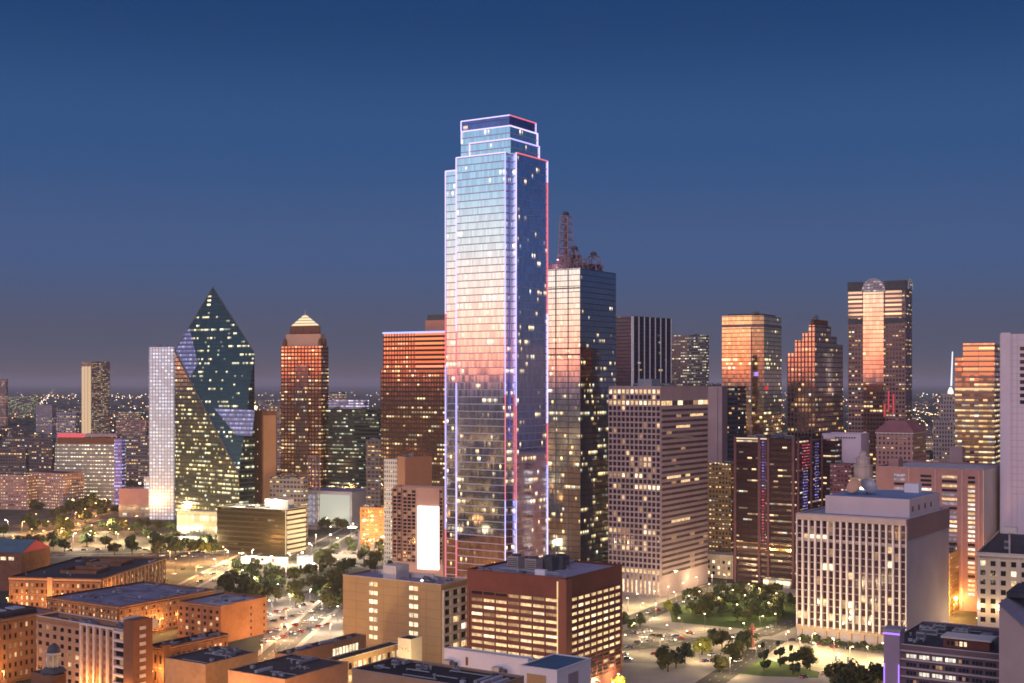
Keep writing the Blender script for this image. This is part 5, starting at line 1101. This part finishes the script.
trees([(372+i*7.5, 676-i*1.9) for i in range(10)], 'small tree in the yellow lit yard of the low annexe', 'annexe yard trees', (1, 4), (.6, .85))

grove(10, [(-10, 552), (60, 548), (60, 518), (-10, 522)], 9, 23, 'dark tree by the avenue at the frame edge behind the teal-roofed depot', 'avenue trees', (0, 0, 2), (1.1, 1.6))
grove(7, [(88, 530), (140, 530), (140, 512), (95, 512)], 9, 24, 'dark tree before the low pink hall', 'trees at the pink hall', (0, 1), (1.1, 1.6))
# ------------------------------------------------------------------ lamps
ORANGE, CREAM, COOL = (1, .47, .13), (1, .74, .36), (1, .80, .52)
LM = {ORANGE: glow('sodium lamp', ORANGE, 9), CREAM: glow('cream lamp', CREAM, 9), COOL: glow('white lamp', COOL, 11)}
POLE = MB().bar((0, 0, 0), (0, 0, 8.6), .14, 0, .08, 6).bar((0, 0, 8.5), (1.6, 0, 9.0), .07, 0, .06, 5).mesh('pole', [M['steel']])
HEAD = {c: MB().lathe([(0, 8.66), (.38, 8.72), (.46, 8.93), (.3, 9.1), (0, 9.14)], 1.7, 0, 8).mesh('lamp_head', [m]) for c, m in LM.items()}
LD = {}
def lamp(px, py, col=ORANGE, power=6000, label=None, group=None, sc=1.0, sz=None):
    g = G(px, py) if py is not None else px
    t = thing('street_lamp', label, 'street lamp', (g.x, g.y, 0), rnd.uniform(0, 6.28), group); t.scale = (sc, sc, sz or sc)
    inst('pole', POLE, t); inst('lamp_head', HEAD[col], t)
    key = (col, power)
    if key not in LD:
        l = bpy.data.lights.new('lamp_light', 'POINT'); l.energy = power; l.color = col; l.shadow_soft_size = .6; LD[key] = l
    o = bpy.data.objects.new('lamp_light', LD[key]); C.objects.link(o); o.parent = t; o.location = (1.7, 0, 8.2)
    return t
def lamps(pts, col, power, label, group, sc=1.0):
    for p in pts: lamp(p[0], p[1], col, power, label, group, sc)
lamps([(6, 660), (18, 678), (30, 655), (4, 690), (36, 640), (62, 690), (98, 702), (124, 712), (80, 706)], ORANGE, 15000, 'orange street lamp along the street below the umber hotel and the art deco building', 'orange lamps by the art deco building')
lamps([(8, 612), (22, 606), (44, 614), (74, 617), (100, 622), (140, 640), (160, 634), (178, 628), (120, 634)], ORANGE, 15000, 'orange street lamp in the street between the brick warehouses', 'orange lamps between the warehouses')
lamps([(115, 611), (124, 602), (132, 595), (142, 586), (152, 578), (160, 570), (170, 562), (176, 571), (190, 565), (205, 562), (224, 558), (196, 578)], ORANGE, 26000, 'orange street lamp along the lit flank of the long brick warehouse', 'orange lamps beside the long warehouse')
lamps([(276, 655), (282, 640), (286, 625), (262, 662), (250, 668)], ORANGE, 18000, 'orange lamp beside the plain orange brick block', 'orange lamps by the orange brick block')
lamps([(176, 668), (195, 672), (222, 676), (152, 690), (172, 708), (215, 722), (250, 700), (268, 715), (300, 724)], ORANGE, 15000, 'orange lamp in the yard before the low tan box building', 'orange lamps by the low tan buildings')
lamps([(272, 615), (290, 608), (310, 603), (330, 600), (300, 622), (280, 598), (322, 616), (338, 622), (255, 590), (240, 583), (345, 634), (310, 634), (288, 640)], COOL, 17000, 'white lamp standing among the trees of the parking lot', 'white lamps in the parking lot')
lamps([(330, 640), (339, 655), (356, 668), (380, 682), (405, 676), (430, 668), (340, 700), (450, 690)], CREAM, 12000, 'cream lamp lighting the foot of the tan concrete block', 'cream lamps by the tan block')
lamps([(351, 536), (330, 540), (372, 538), (398, 545), (316, 548), (340, 552), (362, 548), (420, 566), (325, 530)], COOL, 20000, 'dazzling white lamp on the square below the white-screen hall', 'white lamps on the square', 1.3)
lamp(359, 558, COOL, 90000, 'biggest and brightest white lamp in the square before the white-screen hall', None, 9, 2.6)
lamp(374, 560, COOL, 25000, 'second large white lamp, nearer the floodlit balcony tower than the biggest one', None, 5, 2.0)
lamps([(66, 530), (75, 524), (86, 520), (97, 514), (106, 509), (116, 504), (36, 526), (50, 534), (46, 544), (60, 545), (22, 534)], ORANGE, 38000, 'orange lamp along the avenue by the pink apartment blocks', 'orange avenue lamps', 1.3)
lamps([(8, 534), (73, 549), (88, 547)], COOL, 50000, 'white lamp on a tall pole near the teal-roofed depot', 'white lamps by the depot', 1.5)
lamps([(136, 551), (150, 548), (118, 543), (205, 542), (188, 534), (228, 562), (252, 562), (290, 566), (110, 532), (92, 536), (184, 549), (206, 550), (160, 546), (128, 540), (240, 566), (216, 572)], CREAM, 55000, 'cream lamp among the trees before the prism skyscraper', 'cream lamps by the prism tower', 1.1)
lamps([(628, 612), (640, 608), (655, 606), (668, 600), (682, 596), (698, 590), (712, 588), (640, 618), (656, 618), (676, 606), (726, 588), (620, 606)], CREAM, 8000, 'cream lamp on the paving at the foot of the concrete grid tower', 'cream lamps by the grid tower')
lamps([(686, 610), (700, 606), (716, 612), (730, 604), (744, 610), (760, 602), (776, 608), (786, 598), (708, 598), (750, 598), (770, 618), (738, 620)], CREAM, 6500, 'cream lamp glowing among the park grove trees', 'park lamps')
lamps([(632, 640), (650, 634), (668, 642), (640, 654), (682, 634), (622, 652), (660, 656), (690, 648)], CREAM, 8000, 'cream lamp in the parking lot beside the red brick courthouse', 'courthouse parking lamps')
lamps([(700, 663), (727, 645), (745, 640), (760, 632), (776, 630), (730, 676), (756, 664), (705, 630)], CREAM, 9000, 'cream lamp along the curved road by the traffic island', 'road lamps by the island')
lamps([(786, 648), (800, 655), (816, 660), (834, 655), (850, 664), (868, 664), (884, 660), (812, 650), (840, 671), (780, 660)], CREAM, 11000, 'cream lamp on the bright plaza before the white-finned block', 'plaza lamps')
lamps([(912, 640), (922, 632), (930, 624), (940, 618), (948, 612), (955, 606), (962, 600), (945, 622), (960, 612), (972, 606), (968, 592), (954, 618)], ORANGE, 22000, 'orange lamp in the narrow street behind the violet-towered hotel', 'orange lamps behind the hotel')
lamps([(1004, 604), (1012, 598), (990, 600)], CREAM, 20000, 'cream lamp at the end wall of the pink slab building', 'lamps at the pink slab')
lamps([(980, 634), (994, 632), (1008, 630), (1020, 634)], CREAM, 14000, 'cream lamp at the foot of the ornate stone building', 'lamps at the stone building')
lamps([(150, 765), (185, 782), (215, 772), (245, 785), (285, 800), (325, 790), (262, 775)], ORANGE, 17000, 'added tall orange floodlight mast, out of view, lighting the low tan boxes', 'added floodlight masts at the tan boxes', 2.6)  # masts added below the frame, raised to light the upper walls
lamps([(352, 712), (385, 722), (420, 728), (300, 705), (326, 702)], CREAM, 26000, 'added tall amber floodlight mast lighting the tan concrete block', 'added floodlight masts at the tan block', 2.2)  # masts added to throw amber light onto the block's wall
lamps([(600, 700), (612, 704), (622, 694), (584, 712)], CREAM, 9000, 'cream lamp below the red brick courthouse', 'courthouse foot lamps')
lamps([(884, 706), (900, 712), (990, 712)], CREAM, 7000, 'cream lamp below the violet-towered hotel', 'hotel foot lamps')

lamps([(96, 545), (112, 541), (124, 532), (136, 527), (98, 527), (30, 541), (14, 548), (64, 540), (80, 535)], ORANGE, 15000, 'orange lamp among the trees behind the long brick warehouse', 'orange lamps behind the warehouse', 1.2)
lamps([(330, 556), (312, 566), (366, 562), (298, 576), (268, 580), (246, 576), (286, 590), (318, 588)], COOL, 20000, 'large white lamp among the dark trees right of the olive glass block', 'large white lamps by the olive block', 1.9)
lamps([(364, 552), (378, 551), (392, 550), (402, 556)], ORANGE, 14000, 'orange lamp before the low orange building left of the floodlit tower', 'orange lamps by the low orange building')
# ------------------------------------------------------------------ cars
def car_parts():
    prof = [(-2.2, .35), (2.2, .35), (2.25, .75), (1.3, .95), (-1.9, 1.0), (-2.25, .8)]
    def ext(pr, w, mb, m=0):
        n = len(pr)
        for i in range(n): (xa, za), (xb, zb) = pr[i], pr[(i+1) % n]; mb.face([(xa, -w, za), (xa, w, za), (xb, w, zb), (xb, -w, zb)], m)
        mb.face([(x, -w, z) for x, z in pr], m); mb.face([(x, w, z) for x, z in reversed(pr)], m); return mb
    body = ext(prof, .9, MB()); ext([(-1.5, 1.42), (.25, 1.42), (.15, 1.48), (-1.4, 1.48)], .7, body)
    cab = ext([(-1.85, .98), (1.1, .94), (.3, 1.43), (-1.5, 1.43)], .8, MB())
    wh = MB().bar((0, -.12, 0), (0, .12, 0), .33, n=12)
    hl = MB().box(-.05, .05, -.2, .2, -.1, .1)
    return body, cab, wh, hl
body, cab, wh, hl = car_parts()
WHEEL = wh.mesh('wheel', [plain('tyre rubber', (.02, .02, .02))]); CAB = cab.mesh('cabin_glass', [dark_pane('car glass')])
HLM = hl.mesh('headlight', [glow('headlight', (1, .95, .85), 6)]); TLM = hl.mesh('taillight', [glow('taillight', (1, .05, .03), 2.5)])
PAINTS = {'white': (.7, .7, .7), 'silver': (.42, .43, .45), 'black': (.02, .02, .022), 'dark red': (.25, .02, .02), 'blue': (.04, .08, .22), 'grey': (.12, .12, .13)}
CARS = {}
def car(x, y, rz, colour, where, group, z=.09):
    if colour not in CARS:
        t = thing('parked_car', 'x', 'car')
        mbm = body.mesh('body', [plain(colour+' car paint', PAINTS[colour], .35, .05, 1.0, .1, .6)])
        inst('body', mbm, t); inst('cabin_glass', CAB, t)
        for sx in (-1.35, 1.35):
            for sy in (-.82, .82): inst('wheel', WHEEL, t, (sx, sy, .33))
        for sy in (-.6, .6): inst('headlight', HLM, t, (2.24, sy, .66)); inst('taillight', TLM, t, (-2.25, sy, .78))
        CARS[colour] = t; c = t
    else: c = copy_tree(CARS[colour])
    c.location = (x, y, z); c.rotation_euler = (0, 0, rz); c['label'] = colour+' car '+where; c['group'] = colour+' cars '+group
cr_ = random.Random(77); ck = list(PAINTS)
def carpark(pts, where, group, rz, jit=.06):
    for p in pts: g = G(*p); car(g.x, g.y, rz+cr_.choice((0, math.pi))+cr_.uniform(-jit, jit), cr_.choice(ck), where, group)
ga = math.radians(-TH)
carpark([(616, 652), (624, 655), (630, 648), (638, 643), (643, 638), (650, 641), (653, 636), (660, 637), (668, 636), (672, 641), (676, 637), (634, 634), (641, 633), (648, 632), (664, 650), (628, 660), (655, 655), (690, 634), (681, 639)], 'in the parking lot beside the red brick courthouse', 'in the courthouse lot', ga+.1)
carpark([(265+i*9+(j % 2)*3, 642-i*2.4-j*9) for j in range(4) for i in range(8)], 'in the lamp-lit parking lot left of the tan block', 'in the left parking lot', ga)
carpark([(200+i*13, 582-j*7-(i % 3)) for j in range(3) for i in range(7)], 'parked behind the orange brick block', 'behind the brick block', ga+1.57)
carpark([(318+i*9, 566-j*6) for j in range(3) for i in range(7)], 'parked on the white-lit square', 'on the white-lit square', ga)
carpark([(792, 641), (806, 643), (820, 645), (834, 647.5), (850, 649.5)], 'parked along the kerb of the bright plaza', 'along the plaza kerb', math.radians(-18), .02)
carpark([(735, 638), (752, 634), (770, 628), (705, 662), (712, 656), (738, 662), (804, 678), (825, 674), (834, 676)], 'driving on the road by the traffic island', 'on the island road', math.radians(40))
carpark([(140+i*11-j*6, 556+i*.2-j*6) for j in range(2) for i in range(7)], 'parked near the prism skyscraper base trees', 'near the prism base', .6)
carpark([(20+i*12, 541-i*2.1) for i in range(9)], 'on the avenue by the pink apartment blocks', 'on the avenue', math.radians(60))
carpark([(120+i*9, 606-i*5.2) for i in range(8)], 'in the orange-lit street beside the long brick warehouse', 'by the long warehouse', math.radians(80), .03)
carpark([(70+i*14, 551-i*.4) for i in range(9)], 'on the street behind the long brick warehouse', 'behind the warehouse', math.radians(5), .03)
carpark([(640+i*9, 616-i*2.7) for i in range(9)], 'on the street at the foot of the concrete grid tower', 'by the grid tower', math.radians(52), .03)
# sculpture and posts on the traffic island and plaza
g = G(752, 649); t = thing('red_sculpture', 'tall red upright sculpture of stacked blocks on the traffic island', 'sculpture', (g.x, g.y, 0))
RS = plain('red paint', (.30, .10, .09), .6, .1)
MB().box(-1.7, 1.7, -1, 1, 0, .8).build('plinth', M['pale'], t); MB().bar((0, 0, .8), (0, 0, 8), 1.3, 0, 1.0).build('lower_block', RS, t); MB().bar((.2, 0, 8.02), (.2, 0, 13.5), 1.2, 0, .7).box(-1.6, 1.9, -.5, .5, 10, 11).build('upper_block', RS, t)
for px, py in ((836, 661), (848, 662)):
    g = G(px, py); t = thing('information_post', 'slim blue information post standing on the bright plaza', 'post', (g.x, g.y, 0), .4, 'blue plaza posts')
    MB().box(-.5, .5, -.18, .18, .3, 2.6).build('panel', plain('blue enamel', (.06, .12, .24), .5, .1), t); MB().box(-.6, .6, -.3, .3, 0, .29).build('base', M['steel'], t)

# ------------------------------------------------------------------ towards the horizon
names = [  # individual low blocks of the middle distance: (name, label, xl, xc, xr, yt, D, th)
 ('green_lit_depot', 'far flat depot with a green and yellow lit front at the frame edge', 0, 34, 40, 397, 5200, 10),
 ('pale_far_block', 'far plain pale block without lights in front of the bright avenue', 36, 52, 56, 405, 3600, 18),
 ('grey_far_office', 'far pale grey block with a few lights left of the striped lone tower', 56, 76, 79, 412, 2300, 16),
 ('red_far_tower', 'far red-lit stubby building at the frame edge on the horizon', -5, 6, 8, 379, 4200, 14),
 ('dark_far_warehouse', 'far long dark warehouse with strings of lit windows left of the greenish lit grid block', 2, 52, 56, 438, 1720, 12),
 ('brown_far_block', 'brown block with amber windows above the pink apartment twins', -4, 26, 29, 448, 1600, 16),
 ('lit_far_store', 'far low store with a white lit front behind the lone striped tower', 118, 139, 142, 412, 2700, 12),
 ('red_lit_store', 'far low store with a red lit front beneath the white-fronted one', 116, 146, 148, 420, 2550, 10),
 ('dark_far_hall', 'long dark low hall behind the greenish lit grid block', 92, 148, 152, 436, 1800, 10),
 ('brown_mid_block', 'brown low-rise block with lit windows between the brown slab and the pyramid tower', 264, 282, 286, 405, 1900, 20),
 ('dark_mid_block', 'dark block with lit rooms in the gap beside the blank brown tower', 366, 384, 388, 440, 1250, 22),
 ('lit_mid_terrace', 'low pale terrace building glowing before the pyramid-topped tower', 270, 303, 308, 478, 1180, 20),
 ('far_right_block', 'far dark low block with a line of lights right of the arch-topped tower', 915, 932, 935, 428, 1900, 22),
 ('red_lit_far_hotel', 'far block with a red outline light behind the violet-white hall', 329, 342, 346, 392, 2500, 16),
 ('grey_backstreet_block', 'grey block with lit windows between the concrete grid tower and tan office block', 700, 712, 716, 452, 1100, 30),
 ('mast_side_block', 'dark glass block beside the masted skyscraper base', 596, 612, 618, 430, 1050, 32),
 ('brown_rear_block', 'brown block with amber lights behind the pink slab building', 905, 930, 936, 452, 1100, 26),
 ('violet_back_block', 'violet-lit low block behind the blank lavender building', 780, 822, 828, 434, 1150, 28),
]
for k, (nm, lb, xl, xc, xr, yt, D, th) in enumerate(names):
    r = random.Random(k*5+1); wc = r.choice(((.28, .22, .2), (.16, .12, .12), (.35, .25, .2), (.22, .17, .18)))
    if 'pale' in nm or 'grey' in nm: wc = (.42, .37, .40)
    c1 = (1, .2, .15) if 'red' in nm else ((.6, .95, .3) if 'green' in nm else ((.5, .4, 1) if 'violet' in nm else WARM))
    tower(nm, lb, xl, xc, xr, yt, D, dict(cw=r.uniform(2.8, 4.5), ch=r.uniform(3.5, 4.5), ww=.7, wh=.55, wall=wc, glass=(.1, .09, .1), metal=.4, lit=.05 if nm == 'pale_far_block' else (.4 if 'lit' in nm else .25), row=.15, c1=c1, es=.85), th=th, units=2, seed=k, cat='building')
def far_fac(): return facade('distant block wall', 5, 4.2, .7, .5, (.17, .13, .14), (.08, .07, .08), .4, .2, .22, .18, WARM, WHITE, 1.0)
r = random.Random(99); mb = MB()
for _ in range(620):
    D = 1500*(1+r.random()**1.4*5); X = (r.random()*1100-40-512)/F*D
    if 120 < X*F/D+512 < 180 and D < 1700: continue
    a, b_, h = r.uniform(8, 30), r.uniform(8, 25), r.uniform(5, 14)*(1+(r.random() < .12)*1.5); t = math.radians(r.choice((-33, -20, 0, 45))); c_, s_ = math.cos(t), math.sin(t)
    pl = [(X+x*c_-y*s_, D+x*s_+y*c_) for x, y in ((-a, -b_), (a, -b_), (a, b_), (-a, b_))]; mb.prism(pl, 0, h, 0, True, 1)
tag(mb.build('distant_city_blocks', [far_fac(), M['roof_dark']]), 'mass of low far-off blocks with lit windows spreading towards the horizon', 'city blocks', kind='stuff')
mb = MB(); r = random.Random(12)
for _ in range(5200):
    D = 1450*(1+r.random()**1.6*9); X = (r.random()*1120-48-512)/F*D; R = r.uniform(5, 11)*(1+D/9000); h = r.uniform(7, 12); n = 6; ph_ = r.random()*6
    for lv, (ra, za, rb, zb) in enumerate(((.6, 1.5, 1, h*.45), (1, h*.45, .62, h*.82), (.62, h*.82, 0, h))):
        for i in range(n):
            t0, t1 = ph_+6.2832*i/n, ph_+6.2832*(i+1)/n; jA, jB = .8+.4*((i*37+lv*11) % 7)/7, .8+.4*(((i+1) % n*37+lv*11) % 7)/7
            q = lambda rr, t, z, j: (X+R*rr*j*math.cos(t), D+R*rr*j*math.sin(t), z)
            mb.face([q(ra, t0, za, jA), q(ra, t1, za, jB), q(rb, t1, zb, jB), q(rb, t0, zb, jA)] if rb else [q(ra, t0, za, jA), q(ra, t1, za, jB), (X, D, zb)])
tag(mb.build('distant_trees', LEAF[0]), 'dark mass of far-off treetops between the city and the horizon', 'woods', kind='stuff')
mb = MB(); r = random.Random(5)
def light_at(X, D, z, s, m):
    mb.box(X-s, X+s, D-s, D+s, z, z+s*1.6, m); mb.bar((X, D, 0), (X, D, z), .15+s*.08, 3)
hubs = [(1400*(1+r.random()**1.2*10), r.random()*1120-48-512) for _ in range(46)]
for k in range(1500):
    D = 1400*(1+r.random()**1.2*11); X = (r.random()*1120-48-512)/F*D
    if k % 3: Dh, xh = hubs[int(r.random()**1.5*46)]; D = Dh+r.gauss(0, 160+Dh*.03); X = xh/F*Dh+r.gauss(0, 130+Dh*.02)
    if D < 1400: continue
    light_at(X, D, r.uniform(9, 17), r.uniform(.45, 1.15)*(1+D/5500), r.choice((0, 0, 0, 1, 1, 2)))
for k in range(54):                                # lit roads running off to the horizon
    D0 = 1500*(1+r.random()*5); X0 = (r.random()*1024-512)/F*D0; a = r.choice((0.2, 1.2, -1.0, 1.5)); n = r.randint(10, 26)
    for i in range(n*2): light_at(X0+math.sin(a)*i*55+r.uniform(-9, 9), D0+math.cos(a)*i*55, r.uniform(9, 12), .75*(1+D0/7000), (0, 0, 1)[k % 3])
for i in range(46):                                # the bright avenue at the far left
    g = G(34+i*.45+r.uniform(-2, 2), 414-i*.55); light_at(g.x, g.y, 9, 1.9, (2, 0, 2)[i % 3])
for _ in range(3800):                              # the city behind the viewer, seen in the mirror glass
    a = math.radians(r.uniform(32, 330)); D = 350+r.random()**1.1*4800; light_at(math.sin(a)*D, math.cos(a)*D, r.uniform(7, 14), r.uniform(.9, 2.6), r.choice((0, 0, 1)))
tag(mb.build('city_lights', [glow('far sodium light', (1, .50, .17), 5), glow('far cream light', (1, .74, .42), 5), glow('far white light', (1, .90, .75), 6), M['steel']]), 'countless far-off street lights of the city out to the horizon', 'city lights', kind='stuff')
r = random.Random(41); mb = MB()                   # the blocks behind the viewer
for _ in range(420):
    a = math.radians(r.uniform(38, 326)); D = 420+r.random()*3800; X, Y = math.sin(a)*D, math.cos(a)*D; q, h = r.uniform(10, 26), r.uniform(6, 26)
    mb.prism([(X-q, Y-q), (X+q, Y-q), (X+q, Y+q), (X-q, Y+q)], 0, h, 0, True, 1)
tag(mb.build('rear_city_blocks', [facade('rear block wall', 5, 4.2, .7, .5, (.17, .13, .14), (.08, .07, .08), .4, .2, .5, .3, WARM, WHITE, 1.6), M['roof_dark']]), 'mass of city blocks behind the viewpoint seen only in mirror glass', 'city blocks', kind='stuff')

# ------------------------------------------------------------------ the evening haze
hb = MB().box(-71000, 71000, -71000, 71000, -1, 292).build('haze', [])
hm = bpy.data.materials.new('haze air'); hm.use_nodes = True; ht = hm.node_tree; ht.nodes.clear()
hv = ht.nodes.new('ShaderNodeVolumePrincipled'); hv.inputs['Color'].default_value = (.96, .90, .93, 1); hv.inputs['Density'].default_value = 4.2e-5; hv.inputs['Anisotropy'].default_value = 0.0
ho = ht.nodes.new('ShaderNodeOutputMaterial'); ht.links.new(hv.outputs[0], ho.inputs['Volume'])
hb.data.materials.append(hm); tag(hb, 'thin violet evening haze', 'haze', kind='stuff')
